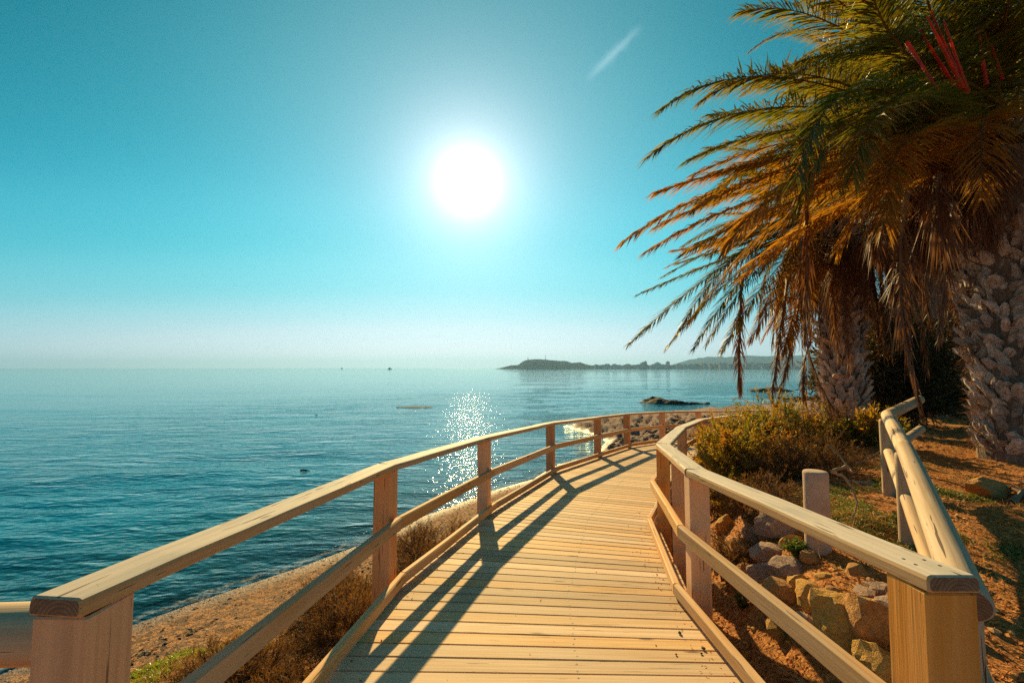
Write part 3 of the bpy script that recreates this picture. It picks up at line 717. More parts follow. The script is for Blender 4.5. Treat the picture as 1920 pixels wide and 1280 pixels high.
    def add(P0, P1, P2, kind, leaf, rg=rg, **kw):
        mt, st = {'g': (M['frond'], M['rachis']), 'o': (M['frondold'], M['rachisdead']), 'd': (M['dead'], M['rachisdead'])}[kind]
        me = frond_mesh(P0, P1, P2, mt, st, rg, leaf=leaf, **kw)
        link('frond', me, root, Vector(P0) - base)
    for (mu, mv, my, tu, tv, ty, kind) in specs:
        o_ = cr + Vector((rg.uniform(-.25, .05), rg.uniform(-.2, .2), rg.uniform(-.1, .5)))
        mid, tip = at(mu, mv, my), at(tu, tv, ty)
        add(o_, bend(o_, mid, tip), tip, kind, lf, n=165, droop=.22)
        for q in range(dup):
            k = rg.uniform(.72, .97); j = Vector(rg.normal(0, .28, 3)); o2 = o_ + Vector(rg.normal(0, .15, 3)) + Vector((0, rg.uniform(0, .5), 0))
            t2 = o2 + (tip - o2) * k + j + Vector((0, .3, 0)); m2 = o2 + (mid - o2) * k + j * .4
            add(o2, bend(o2, m2, t2), t2, 'o' if (kind == 'o' or rg.uniform() < .35) else 'g', lf, n=140, droop=.22)
    for i in range(n_green):
        az = math.radians(widemin + (widemax - widemin) * ((i * .618034 + .13 * seed) % 1)); el = math.radians(78 - 74 * (i / n_green) + rg.normal(0, 5))
        dr = Vector((math.cos(az), math.sin(az), 0)); l_ = L * rg.uniform(.85, 1.1)
        P1 = cr + (dr * math.cos(el) + Vector((0, 0, math.sin(el)))) * l_ * .58
        e2 = el - math.radians(rg.uniform(50, 85)); P2 = P1 + (dr * math.cos(e2) + Vector((0, 0, math.sin(e2)))) * l_ * .5
        add(cr + dr * .12 + Vector((0, 0, .15)), P1, P2, 'g' if i < n_green * .7 else 'o', lf, n=130, droop=.25)
    for i in range(n_dead):
        az = math.radians(dsec[0] + (dsec[1] - dsec[0]) * ((i * .618034 + .4) % 1)); dr = Vector((math.cos(az), math.sin(az), 0))
        l_ = rg.uniform(*deadlen); o_ = cr + dr * r_top * .8 + Vector((0, 0, rg.uniform(-.75, .1)))
        out = rg.uniform(.35, 1.35) * skirt
        P1 = o_ + dr * out + Vector((0, 0, rg.uniform(-.1, .35))); P2 = o_ + dr * out * rg.uniform(.9, 1.2) + Vector((rg.normal(0, .12), rg.normal(0, .12), -l_))
        add(o_, P1, P2, 'd', lf * .75, n=58, spread=.55, droop=.8, wav=.3, start=.25, rad=.02)
    return root, cr, rg, add

base1 = Vector((8.0, 7.1, G(8.0, 7.1))); crown1 = at(1868, 300, 7.0)
s1 = [(1640, 60, 6.2, 1470, -60, 5.2, 'g'), (1680, 30, 6.5, 1560, -80, 5.6, 'g'), (1500, 150, 6.4, 1240, 205, 5.6, 'g'), (1520, 200, 6.0, 1218, 292, 5.2, 'g'),
      (1640, 168, 5.2, 1492, 332, 4.3, 'g'), (1560, 240, 6.6, 1290, 300, 6.2, 'g'), (1560, 280, 6.0, 1232, 360, 5.5, 'o'), (1480, 320, 6.2, 1170, 452, 5.6, 'o'),
      (1510, 345, 6.6, 1215, 470, 6.2, 'o'), (1560, 350, 6.0, 1290, 470, 5.4, 'o'), (1590, 300, 5.4, 1360, 470, 4.8, 'o'), (1620, 370, 6.6, 1390, 520, 6.3, 'o'),
      (1690, 90, 5.6, 1640, -40, 4.8, 'g'), (1760, 60, 5.8, 1740, -100, 5.0, 'g'), (1840, 40, 5.8, 1800, -120, 5.2, 'g'), (1900, 60, 6.0, 1960, -90, 5.2, 'g'),
      (1700, 190, 5.0, 1600, 330, 4.2, 'g'), (1720, 250, 5.2, 1660, 420, 4.6, 'o'), (1560, 215, 7.4, 1330, 215, 7.4, 'g'), (1620, 120, 7.5, 1400, 170, 7.2, 'g')]
p1, c1, rg1, add1 = palm('big palm with a thick rough grey trunk at the right edge', base1, crown1, .55, .58, s1, 46, 26, 4.6, 3, 17, lf=.74, dsec=(75, 225), deadlen=(.4, 1.0), skirt=.7)
crown2 = at(1565, 430, 11.3); base2 = at(1590, 812, 11.0); base2.z = G(base2.x, base2.y)
s2 = [(1400, 470, 10.5, 1196, 552, 9.8, 'g'), (1370, 490, 10.2, 1178, 646, 9.4, 'g'), (1400, 470, 10.8, 1270, 625, 10.2, 'g'), (1430, 480, 10.0, 1300, 655, 9.4, 'g'),
      (1420, 440, 11.0, 1260, 470, 10.8, 'o'), (1460, 500, 10.0, 1352, 660, 9.3, 'g'), (1480, 520, 10.3, 1405, 640, 9.8, 'o'), (1500, 400, 11.2, 1330, 400, 11, 'g'),
      (1510, 360, 11, 1400, 320, 11, 'g'), (1500, 560, 10, 1468, 660, 9.6, 'o'), (1450, 420, 11.6, 1240, 520, 11.6, 'g')]
p2, c2, rg2, add2 = palm('leaning palm with a narrow brown trunk rising from the shrubs', base2, crown2, .37, .47, s2, 36, 50, 4.0, 5, 12, lf=.62, dup=1, dsec=(0, 360), deadlen=(1.6, 3.2))
crown3 = at(1705, 330, 13.5); base3 = Vector((crown3.x + .3, 13.6, G(crown3.x, 13.6)))
s3 = [(1560, 90, 12.5, 1404, 98, 12, 'g'), (1600, 110, 13, 1480, 130, 12.6, 'g'), (1640, 90, 13, 1590, 30, 13, 'g'), (1560, 170, 13, 1440, 240, 12.6, 'g')]
palm('palm hidden in shade behind the leaning one with a skirt of dead fronds', base3, crown3, .45, .5, s3, 34, 70, 4.4, 8, 0, lf=.55, deadlen=(3.0, 5.0), skirt=1.3)
crown4 = at(1800, 420, 16.5); base4 = Vector((crown4.x, 16.5, G(crown4.x, 16.5)))
palm('farthest palm, only its dark hanging fronds showing between the trunks', base4, crown4, .45, .5, [], 26, 56, 4.4, 11, 0, lf=.55, deadlen=(3.0, 5.2), skirt=1.3)
# the long dead fronds that hang clear of the crowns, and the red stalks
def hang(add, top, mid, tip, leaf, **kw): add(Vector(top), bend(top, mid, tip), Vector(tip), 'd', leaf, spread=.42, droop=.7, wav=.25, start=.1, **kw)
hang(add1, at(1700, 360, 5.7), at(1690, 560, 5.6), at(1730, 775, 5.5), .34, n=90)
hang(add1, at(1760, 330, 6.0), at(1757, 380, 5.8), at(1770, 455, 5.7), .5, n=60)
hang(add1, at(1645, 345, 6.0), at(1640, 400, 6.0), at(1640, 470, 6.0), .45, n=60)
hang(add1, at(1510, 330, 6.5), at(1513, 500, 6.5), at(1508, 640, 6.5), .3, n=70)
hang(add2, at(1392, 520, 9.6), at(1386, 630, 9.5), at(1388, 738, 9.4), .34, n=80)
hang(add2, at(1478, 520, 9.8), at(1460, 640, 9.6), at(1447, 752, 9.4), .32, n=80)
hang(add2, at(1500, 560, 10), at(1480, 660, 9.9), at(1455, 762, 9.8), .32, n=80)
hang(add2, at(1505, 420, 9.6), at(1512, 640, 9.6), at(1590, 800, 9.4), .32, n=110)
hang(add2, at(1520, 640, 10), at(1506, 700, 10), at(1512, 760, 9.9), .3, n=50)
hang(add1, at(1790, 380, 6.3), at(1775, 480, 6.2), at(1760, 640, 6.1), .3, n=70)
for (a, b_, y) in (((1805, 165), (1738, 30), 4.9), ((1800, 170), (1752, 60), 6.1), ((1850, 160), (1822, -20), 6.0), ((1790, 160), (1742, 95), 5.9), ((1880, 150), (1838, 20), 6.1), ((1776, 140), (1720, 50), 5.6), ((1815, 175), (1770, 40), 5.2), ((1800, 150), (1745, 20), 5.5), ((1700, 80), (1760, 170), 5.2)):
    pa, pb = at(*a, y), at(*b_, y - .2)
    me = log_mesh('fruit_stalk', (pb - pa).length, .024, .010, n=8, segs=4, seed=3); me.materials.clear(); me.materials.append(M['redstalk']); me.materials.append(M['redstalk'])
    o = link('fruit_stalk', me, p1, pa - base1); o.rotation_euler = (pb - pa).to_track_quat('X', 'Z').to_euler()

# ------------------------------------------------------------------ shrubs, grass, litter
def tubes(paths, radii, n=4):
    V, F_ = [], []
    for P, r in zip(paths, radii):
        P = [Vector(p) for p in P]; b = len(V)
        for i, p in enumerate(P):
            d = (P[min(i+1, len(P)-1)] - P[max(i-1, 0)]).normalized(); s = d.cross(Vector((.3, .2, 1))).normalized(); u = s.cross(d)
            rr_ = r * (1 - .75 * i / (len(P) - 1))
            for k in range(n): a = k * 2 * math.pi / n; V.append(tuple(p + s * math.cos(a) * rr_ + u * math.sin(a) * rr_))
        F_ += [(b+i*n+k, b+i*n+(k+1) % n, b+(i+1)*n+(k+1) % n, b+(i+1)*n+k) for i in range(len(P)-1) for k in range(n)]
    return V, F_
def shrub(label, cat, c, r, n_st, tw, lv, size, leafm, seed, name='shrub', group=None, up=.35, twigr=.004, thin=.3):
    """stems fan from the foot, twigs from the stems, narrow leaves along the twigs"""
    rg = np.random.default_rng(seed); c = Vector(c)
    root = thing(name, label, cat, c, 0, group)
    rx, ry, rz = r
    a = rg.uniform(0, 6.283, n_st); e = np.arccos(rg.uniform(0, 1, n_st)); q = rg.uniform(.62, 1.05, n_st)
    lump = .75 + .5 * vnoise(np.stack([np.cos(a) * 1.7 + seed, np.sin(a) * 1.7, e * 1.7], -1), seed)
    q = q * lump
    T = np.stack([np.cos(a) * np.sin(e) * rx * q, np.sin(a) * np.sin(e) * ry * q, np.cos(e) * rz * q + .05], -1)
    B = np.stack([rg.normal(0, rx * .18, n_st), rg.normal(0, ry * .18, n_st), np.zeros(n_st) - .05], -1)
    Mx = (B + T) / 2 + np.array([0, 0, 1]) * (rz * up * rg.uniform(.2, 1, n_st))[:, None]
    paths = [[B[i] + 0, .5*B[i]*.5 + .5*Mx[i] + B[i]*.25, Mx[i], T[i]] for i in range(min(n_st, 90))]
    # twigs
    f = rg.uniform(.25, 1.0, (n_st, tw)); st = ((1-f)**2)[..., None]*B[:, None] + (2*f*(1-f))[..., None]*Mx[:, None] + (f*f)[..., None]*T[:, None]
    td = (T - B)[:, None] / np.linalg.norm(T - B, axis=1)[:, None, None] * .7 + rg.normal(0, .55, (n_st, tw, 3)) + np.array([0, 0, .35])
    td /= np.linalg.norm(td, axis=2)[..., None]; tl = rz * rg.uniform(.12, .30, (n_st, tw))
    st = st.reshape(-1, 3); td = td.reshape(-1, 3); tl = tl.ravel()
    g = rg.uniform(0, 1, (len(st), lv)); pos = st[:, None] + td[:, None] * (g * tl[:, None])[..., None]
    ld = td[:, None] * .8 + rg.normal(0, .5, (len(st), lv, 3)); ld /= np.linalg.norm(ld, axis=2)[..., None]
    pos = pos.reshape(-1, 3); ld = ld.reshape(-1, 3); n = len(pos)
    wd = np.cross(ld, rg.normal(0, 1, (n, 3))); wd /= np.linalg.norm(wd, axis=1)[:, None]
    sz = size * rg.uniform(.6, 1.4, n)[:, None]
    V = np.stack([pos, pos + ld * sz * .5 + wd * sz * thin * .5, pos + ld * sz, pos + ld * sz * .5 - wd * sz * thin * .5], 1).reshape(-1, 3)
    b = np.arange(n) * 4; F4 = np.stack([b, b+1, b+2, b+3], 1)
    tn = np.clip(vnoise(pos * (2.2 / rz) + seed, 3) * .9 + rg.normal(0.03, .16, n), 0, 1)
    link('foliage', mesh_fast('foliage', V, [F4], leafm, attrs={'tint': np.repeat(tn, 4)}), root)
    tv, tf = tubes(paths, [twigr * 2.2] * len(paths)); nt_ = len(tv)
    # thin twigs as slim strips
    w2 = np.cross(td, rg.normal(0, 1, td.shape)); w2 /= np.linalg.norm(w2, axis=1)[:, None]
    TV = np.stack([st - w2 * twigr, st + w2 * twigr, st + td * tl[:, None]], 1).reshape(-1, 3); k = nt_ + np.arange(len(st)) * 3
    link('stems', mesh_fast('stems', np.concatenate([np.array(tv), TV]), [np.array(tf), np.stack([k, k+1, k+2], 1)], M['twig']), root)
    return root
def gp(u, v, y):
    p = at(u, v, y); return (p.x, y, G(p.x, y))
shrub('bushy yellow-green shrub beside the far bend of the right railing', 'shrub', gp(1385, 860, 7.6), (1.0, .9, .92), 150, 9, 20, .05, M['shrub'], 31)
shrub('rounded golden shrub hiding the far end of the seaward railing', 'shrub', (4.5, 9.3, G(4.5, 9.3)), (.78, .7, 1.12), 150, 9, 20, .05, M['shrub'], 43)
shrub('large golden-green shrub below the hanging dead fronds', 'shrub', gp(1462, 850, 9.2), (1.25, 1.1, 1.15), 160, 9, 20, .055, M['shrub'], 32)
shrub('low green shrub spilling over towards the right railing post', 'shrub', gp(1362, 880, 6.6), (.55, .6, .48), 90, 8, 18, .045, M['shrub'], 33)
shrub('tangled grey-brown dry bush in front of the leaning palm', 'dry bush', gp(1510, 880, 6.9), (.95, .7, .66), 150, 9, 12, .045, M['dry'], 34, name='dry_bush', thin=.12)
shrub('brown brushwood heap at the foot of the leaning palm', 'dry bush', gp(1560, 850, 9.3), (.9, .8, .8), 120, 8, 12, .05, M['dry'], 35, name='dry_bush', thin=.12)
shrub('russet dry bush just behind the concrete bollard', 'dry bush', gp(1440, 940, 5.3), (.75, .6, .40), 130, 8, 14, .04, M['dry'], 36, name='dry_bush', thin=.1)
shrub('small russet dry bush between the railing and the rounded boulder', 'dry bush', gp(1375, 985, 4.7), (.42, .5, .32), 90, 7, 12, .035, M['dry'], 37, name='dry_bush', thin=.1)
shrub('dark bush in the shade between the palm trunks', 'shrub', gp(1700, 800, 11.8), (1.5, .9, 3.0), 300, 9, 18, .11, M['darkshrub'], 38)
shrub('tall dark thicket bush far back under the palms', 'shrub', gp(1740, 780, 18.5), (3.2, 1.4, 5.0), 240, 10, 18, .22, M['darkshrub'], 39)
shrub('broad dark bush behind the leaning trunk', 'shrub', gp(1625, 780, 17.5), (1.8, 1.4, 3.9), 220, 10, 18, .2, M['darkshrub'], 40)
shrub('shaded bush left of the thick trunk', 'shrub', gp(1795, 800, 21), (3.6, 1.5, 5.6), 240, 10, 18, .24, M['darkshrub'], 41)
shrub('green sprig bush at the foot of the leaning palm', 'shrub', gp(1640, 870, 8.6), (.5, .5, .7), 60, 7, 14, .09, M['shrub'], 42)
for i, (x, y, r, lab) in enumerate([(-1.25, 5.6, (.62, .9, .78), 'thick brown dry bush between the first two clear posts of the seaward railing'),
        (-1.62, 4.5, (.42, .6, .62), 'brown dry bush against the kick board by the nearest full post'),
        (-.85, 7.0, (.5, .8, .60), 'dry bush behind the second full post of the seaward railing'),
        (-2.25, 4.1, (.6, .6, .42), 'low dry bush seen through the railing above the beach'),
        (-1.55, 3.1, (.3, .5, .34), 'straw-coloured bush low behind the near kick board'),
        (-2.1, 5.6, (.6, .8, .5), 'dry bush on the slope on the beach side of the thick brown one'),
        (.1, 8.7, (.5, .9, .42), 'small dry bush before the third full post'),
        (-2.35, 6.2, (.55, .7, .34), 'low russet bush spreading on the upper beach, farthest from the railing'),
        (-1.55, 7.7, (.6, .8, .55), 'brown dry bush on the beach side of the second full post'),
        (-2.7, 4.4, (.5, .5, .30), 'russet dry bush between the ice plant and the railing')]):
    shrub(lab, 'dry bush', (x, y, G(x, y)), r, 150, 9, 14, .038, M['dry'], 50 + i, name='dry_bush', thin=.1)
def scatter(n, x0, x1, y0, y1, test, seed):
    rg = np.random.default_rng(seed); x = rg.uniform(x0, x1, n); y = rg.uniform(y0, y1, n); s = shore_dist(x, y); k = test(x, y, s, rg)
    x, y, s = x[k], y[k], s[k]; return x, y, ground(x, y, s), rg
def blades(name, x, y, z, rg, h, w, mat, lean=.5, tint=None, **tags):
    n = len(x); P = np.stack([x, y, z - .01], -1); hh_ = (h * rg.uniform(.45, 1.3, n))[:, None]
    d = np.stack([rg.normal(0, lean, n), rg.normal(0, lean, n), np.ones(n)], -1); d /= np.linalg.norm(d, axis=1)[:, None]
    s = np.cross(d, rg.normal(0, 1, (n, 3))); s /= np.linalg.norm(s, axis=1)[:, None]; d2 = d + np.stack([rg.normal(0, .5, n), rg.normal(0, .5, n), -rg.uniform(0, .5, n)], -1)
    m1 = P + d * hh_ * .55
    V = np.stack([P - s*w/2, P + s*w/2, m1 + s*w*.35, m1 - s*w*.35, m1 + d2 * hh_ * .45], 1).reshape(-1, 3); b = np.arange(n) * 5
    tn = np.clip(rg.normal(.5, .25, n) if tint is None else tint, 0, 1)
    return link(name, mesh_fast(name, V, [np.stack([b, b+1, b+2, b+3], 1), np.stack([b+3, b+2, b+4], 1)], mat, attrs={'tint': np.repeat(tn, 5)}), **tags)
pn = lambda x, y, k, sd: fbm(np.stack([x * k, y * k, 0 * x], -1), 3, sd)
x, y, z, g_ = scatter(110000, -6, 4, 1.0, 16, lambda x, y, s, rg: (s > 2.0 + 1.0 * (pn(x, y, .8, 5) - .5)) & (path_dist(x, y) > 1.45) & (pn(x, y, 1.5, 7) > .44) & (x < y * .25), 61)
blades('dry_grass', x, y, z, g_, .17, .004, M['drygrass'], .8, kind='stuff', label='straw-coloured dry grass on the slope above the beach', category='grass')
x, y, z, g_ = scatter(52000, 1.4, 11, 1.2, 13, lambda x, y, s, rg: (path_dist(x, y) > 1.5) & (pn(x, y, 1.3, 17) > .52) & (y > 1.2 + .15 * x), 62)
blades('dry_grass', x, y, z, g_, .10, .0045, M['drygrass'], .9, kind='stuff', label='thin dry grass between the boulders and the palms', category='grass')
x, y, z, g_ = scatter(60000, 2.5, 6.5, 3.6, 7.2, lambda x, y, s, rg: (pn(x, y, 1.2, 27) > .46) & (path_dist(x, y) > 2.1), 63)
blades('green_weeds', x, y, z, g_, .055, .008, M['weed'], .8, kind='stuff', label='short green weeds around the bollard', category='weeds')
x, y, z, g_ = scatter(70000, -5.0, -2.4, 3.4, 5.8, lambda x, y, s, rg: (pn(x, y, 1.8, 37) > .44) & (s > 1.75) & (np.hypot((x + 3.6) * .8, y - 4.7) < .85 + .6 * (pn(x, y, 2, 5) - .5)), 64)
blades('ice_plant', x, y, z, g_, .05, .013, M['iceplant'], .7, kind='stuff', label='fleshy green and red ice plant below the left corner post', category='ground cover')
# chips of bark and leaf litter lying about
def litter(name, x, y, z, rg, size, mat, **tags):
    n = len(x); P = np.stack([x, y, z + .006], -1); a = rg.uniform(0, 6.28, n); t1 = np.stack([np.cos(a), np.sin(a), rg.normal(0, .3, n)], -1); t2 = np.stack([-np.sin(a), np.cos(a), rg.normal(0, .3, n)], -1)
    l = (size * rg.uniform(.5, 1.8, n))[:, None]; w = l * rg.uniform(.15, .6, n)[:, None]
    up = np.array([0, 0, 1.0]) * l * .22
    V = np.stack([P - t1*l - t2*w*.4, P + t2*w + up, P + t1*l + t2*w*.2, P - t2*w + up*.4], 1).reshape(-1, 3); b = np.arange(n) * 4
    return link(name, mesh_fast(name, V, [np.stack([b, b+1, b+2], 1), np.stack([b, b+2, b+3], 1)], mat, attrs={'tint': np.repeat(np.clip(rg.normal(.5, .28, n), 0, 1), 4)}), **tags)
x, y, z, g_ = scatter(70000, 1.5, 9, .9, 9, lambda x, y, s, rg: (path_dist(x, y) > 1.3) & (rg.uniform(0, 1, len(x)) < np.clip(6 / (y + x), 0.1, 1)), 65)
litter('bark_litter', x, y, z, g_, .014, M['chip'], kind='stuff', label='reddish bark chips and leaf litter on the ground at right', category='litter')
x, y, z, g_ = scatter(40000, -7, 2, 1, 14, lambda x, y, s, rg: (s > .5) & (path_dist(x, y) > 1.3), 66)
litter('shell_grit', x, y, z, g_, .010, M['chip'], kind='stuff', label='brown grit and twig scraps on the beach slope', category='litter')
def lumps(name, x, y, z, rg, size, mat, flat=.55, **tags):
    ico = bpy.data.meshes.new('t'); import bmesh; bm = bmesh.new(); bmesh.ops.create_icosphere(bm, subdivisions=1, radius=1)
    bv = np.array([v.co[:] for v in bm.verts]); bf = np.array([[v.index for v in f.verts] for f in bm.faces]); bm.free()
    n = len(x); sc = size * rg.lognormal(0, .45, n)[:, None, None] * rg.uniform(.6, 1.2, (n, 1, 3)) * np.array([1, 1, flat])
    a = rg.uniform(0, 6.28, n); V = bv[None] * sc * (1 + rg.normal(0, .08, (n, len(bv), 1)))
    ca_, sa_ = np.cos(a)[:, None], np.sin(a)[:, None]; V = np.stack([V[..., 0]*ca_ - V[..., 1]*sa_, V[..., 0]*sa_ + V[..., 1]*ca_, V[..., 2]], -1)
    V += np.stack([x, y, z], -1)[:, None]; F_ = (bf[None] + (np.arange(n) * len(bv))[:, None, None]).reshape(-1, 3)
    return link(name, mesh_fast(name, V.reshape(-1, 3), [F_], mat), **tags)
x, y, z, g_ = scatter(26000, -9, 2.5, 1.5, 17, lambda x, y, s, rg: (s > -.6) & (s < 3.2) & (rg.uniform(0, 1, len(x)) < .55), 67)
lumps('beach_pebbles', x, y, z, g_, .014, M['pebble'], kind='stuff', label='small pebbles along the waterline', category='pebbles')
x, y, z, g_ = scatter(30000, -9, 2.5, 1.5, 17, lambda x, y, s, rg: (s > 1.1) & (s < 3.6) & (pn(x, y, 1.1, 47) > .46), 68)
litter('seaweed_wrack', x, y, z, g_, .028, M['weedwrack'], kind='stuff', label='dark dry seaweed strewn along the upper beach', category='seaweed')
x, y, z, g_ = scatter(2600, 1.5, 8, 1, 9, lambda x, y, s, rg: path_dist(x, y) > 1.3, 69)
lumps('small_stones', x, y, z, g_, .018, M['rocko'], kind='stuff', label='small loose stones on the red earth', category='stones')

# ------------------------------------------------------------------ boulders
import bmesh
def rock_mesh(name, mat, seed, cuts=9, sub=3):
    bm = bmesh.new(); bmesh.ops.create_icosphere(bm, subdivisions=sub, radius=1)
    V = np.array([v.co[:] for v in bm.verts]); Fc = np.array([[v.index for v in f.verts] for f in bm.faces]); bm.free()
    r_ = np.random.default_rng(seed); d = np.ones(len(V))
    for k in range(cuts):
        n = r_.normal(0, 1, 3); n /= np.linalg.norm(n); h = r_.uniform(.5, .85); p = V @ n
        d = np.minimum(d, np.where(p > .05, h / np.maximum(p, .05), 9))
    V = V * np.minimum(d, 1.0)[:, None]
    V *= (1 + (fbm(V * 2.2 + seed * 3.1, 4, seed) - .5) * .34)[:, None]
    V *= (1 + (fbm(V * 7 + seed, 2, seed + 5) - .5) * .09)[:, None]
    return mesh_fast(name, V, [Fc], mat, smooth=False)
rocks = [  # u, v, assumed height of the centre, half sizes, material, label
 (1362, 992, 1.86, (.13, .14, .16), 'rocky', 'pale yellow angular rock beside the second railing post'),
 (1388, 1042, 1.72, (.15, .16, .17), 'rocko', 'orange lumpy rock low beside the railing post'),
 (1461, 1000, 1.97, (.23, .20, .17), 'rockg', 'rounded grey-pink boulder just left of the bollard foot'),
 (1404, 1012, 1.85, (.10, .12, .12), 'rockg', 'small grey rock wedged beside the rounded boulder'),
 (1440, 1042, 1.84, (.20, .15, .10), 'rockg', 'flat layered rock under the rounded boulder'),
 (1476, 1078, 1.80, (.17, .13, .10), 'rockg', 'grey rock streaked with white below the small green weed'),
 (1432, 1090, 1.62, (.16, .15, .15), 'rockg', 'grey rock in shade below the flat layered one'),
 (1400, 1085, 1.55, (.13, .13, .12), 'rocko', 'brown rock low behind the mid rail'),
 (1470, 1128, 1.60, (.14, .12, .12), 'rocko', 'brownish rock between the grey and the big yellow one'),
 (1518, 1130, 1.73, (.13, .12, .09), 'rocky', 'flat sandy rock above the big yellow boulder'),
 (1585, 1195, 1.60, (.21, .16, .24), 'rocky', 'big bright yellow boulder in the middle of the bank'),
 (1640, 1195, 1.74, (.17, .15, .18), 'rocko', 'pitted brown boulder right of the big yellow one'),
 (1648, 1272, 1.62, (.13, .12, .14), 'rocky', 'yellow rock at the foot of the right corner post'),
 (1512, 1190, 1.50, (.13, .12, .11), 'rockg', 'dark rock at the lower left of the big yellow boulder'),
]
def hit_ground(u, v, y0=1.2, y1=9.0):
    ys = np.linspace(y0, y1, 500); d = ray(u, v); P = np.array([[d.x / d.y * y, y] for y in ys]); gz = ground(P[:, 0], P[:, 1]); rz = EYE + d.z / d.y * ys
    k = int(np.argmax(rz < gz)); return Vector((P[k, 0], P[k, 1], gz[k]))
for i, (u, v, zc, hs, mt, lab) in enumerate(rocks):
    p = hit_ground(u, v); p.z += .04 + .25 * (hs[2] - .12)
    o = link('boulder', rock_mesh('boulder', M[mt], 100 + i, cuts=16), None, p, (random.uniform(-.3, .3), random.uniform(-.3, .3), random.uniform(0, 6)), label=lab, category='boulder', group='boulders shoring up the bank beside the boardwalk')
    o.scale = tuple(h * 1.2 for h in hs)
for i in range(46):
    q = random.uniform(0, 1) ** .8; y = 1.7 + q * 3.6; x = 1.92 + random.uniform(-.08, .62) + .03 * y
    k = random.uniform(.05, .16)
    o = link('stone', rock_mesh('stone', M[random.choice(['rocky', 'rockg', 'rocko', 'rocko'])], 200 + i, sub=2, cuts=14), None, (x, y, G(x, y) - k * .1), (random.uniform(-.4, .4), random.uniform(-.4, .4), random.uniform(0, 6)),
             label='small stone wedged among the boulders beside the boardwalk', category='stone', group='small stones filling the bank')
    o.scale = (k * 1.3, k, k * .75)
p = at(1852, 918, 5.6); o = link('boulder', rock_mesh('boulder', M['rocko'], 150), None, (p.x, p.y, G(p.x, p.y) + .06), (0, .2, .5), label='flat brown rock lying in the shade before the thick palm', category='boulder'); o.scale = (.33, .22, .15)

# reefs in the water
def reef(label, u0, u1, v, h, seed, depthw=1.6, rough=2.4):
    a, b = on(u0, v, 0), on(u1, v, 0); cx, cy = (a.x + b.x) / 2, (a.y + b.y) / 2; L = (b.x - a.x) / 2
    nx, ny = 90, 26; xs, ys = np.linspace(-1, 1, nx), np.linspace(-1, 1, ny); XX, YY = np.meshgrid(xs, ys)
    n1 = fbm(np.stack([XX * max(L, 2) * .8 + seed, YY * 2, 0 * XX], -1), 4, seed); n2 = fbm(np.stack([XX * L * .35 + seed * 2, YY, 0 * XX], -1), 2, seed + 3)
    rr_ = np.sqrt(np.clip(XX ** 2 + YY ** 2, 0, 4)); ZZ = h * (.75 * (1 - rr_ ** 3 * 1.3) + (n1 - .5) * rough + (n2 - .5) * 1.6); ZZ = np.where(rr_ > 1, -.4, ZZ)
    id_ = np.arange(nx * ny).reshape(ny, nx); q = np.stack([id_[:-1, :-1], id_[:-1, 1:], id_[1:, 1:], id_[1:, :-1]], -1).reshape(-1, 4)
    return link('reef', mesh_fast('reef', np.stack([XX * L, YY * depthw + (n2 - .5), ZZ], -1).reshape(-1, 3), [q], M['reef'], smooth=False), None, (cx, cy, -.02), label=label, category='reef')
reef('long low dark reef rising from the bay beyond the far railing', 1193, 1330, 755, .60, 3, 2.2, 1.3)
reef('thin dark reef just under the surface near the headland side', 1470, 1545, 751, .3, 5, 1.5)
reef('thin line of rocks breaking the surface in the distance', 1405, 1500, 733, .35, 7, 3)
reef('low awash rocks with foam left of the sun glitter', 556, 636, 776, .02, 9, .8, 5)
reef('awash rocks at the top of the sun glitter', 742, 812, 762, .012, 11, .8, 5)
reef('small dark rock in the near water', 560, 585, 879, .045, 13, .15, 3)

# dead branches
def branch(label, pts, r, name='dead_branch', mat='branch'):
    P = [Vector(p) for p in pts]; o_ = P[0]; n = 8; Q = []
    for i in range(len(P) - 1):
        for k in range(3): Q.append(P[i].lerp(P[i+1], k / 3) + Vector((random.gauss(0, .006), random.gauss(0, .006), random.gauss(0, .006))))
    Q.append(P[-1]); tv, tf = tubes([[q - o_ for q in Q]], [r], n)
    return link(name, mesh_fast(name, tv, [np.array(tf)], M[mat], smooth=True), None, o_, label=label, category='branch')
branch('bleached curved branch arching beside the bollard', [at(1558, 885, 4.3), at(1580, 892, 4.3), at(1598, 915, 4.25), at(1606, 945, 4.2), at(1602, 968, 4.15), at(1594, 978, 4.15)], .014)
branch('pale dead branch rising behind the bollard', [at(1562, 882, 5.0), at(1585, 873, 5.1), at(1600, 885, 5.1), at(1575, 855, 5.3), at(1548, 832, 5.5)], .018)
branch('thin pale stick lying between the bollard and the log fence', [at(1598, 900, 5.0), at(1625, 915, 5.0), at(1655, 925, 4.9), at(1688, 937, 4.8)], .012)
branch('fallen branch in the shade below the leaning palm', [at(1600, 870, 6.8), at(1625, 860, 6.9), at(1650, 846, 7.0)], .022)
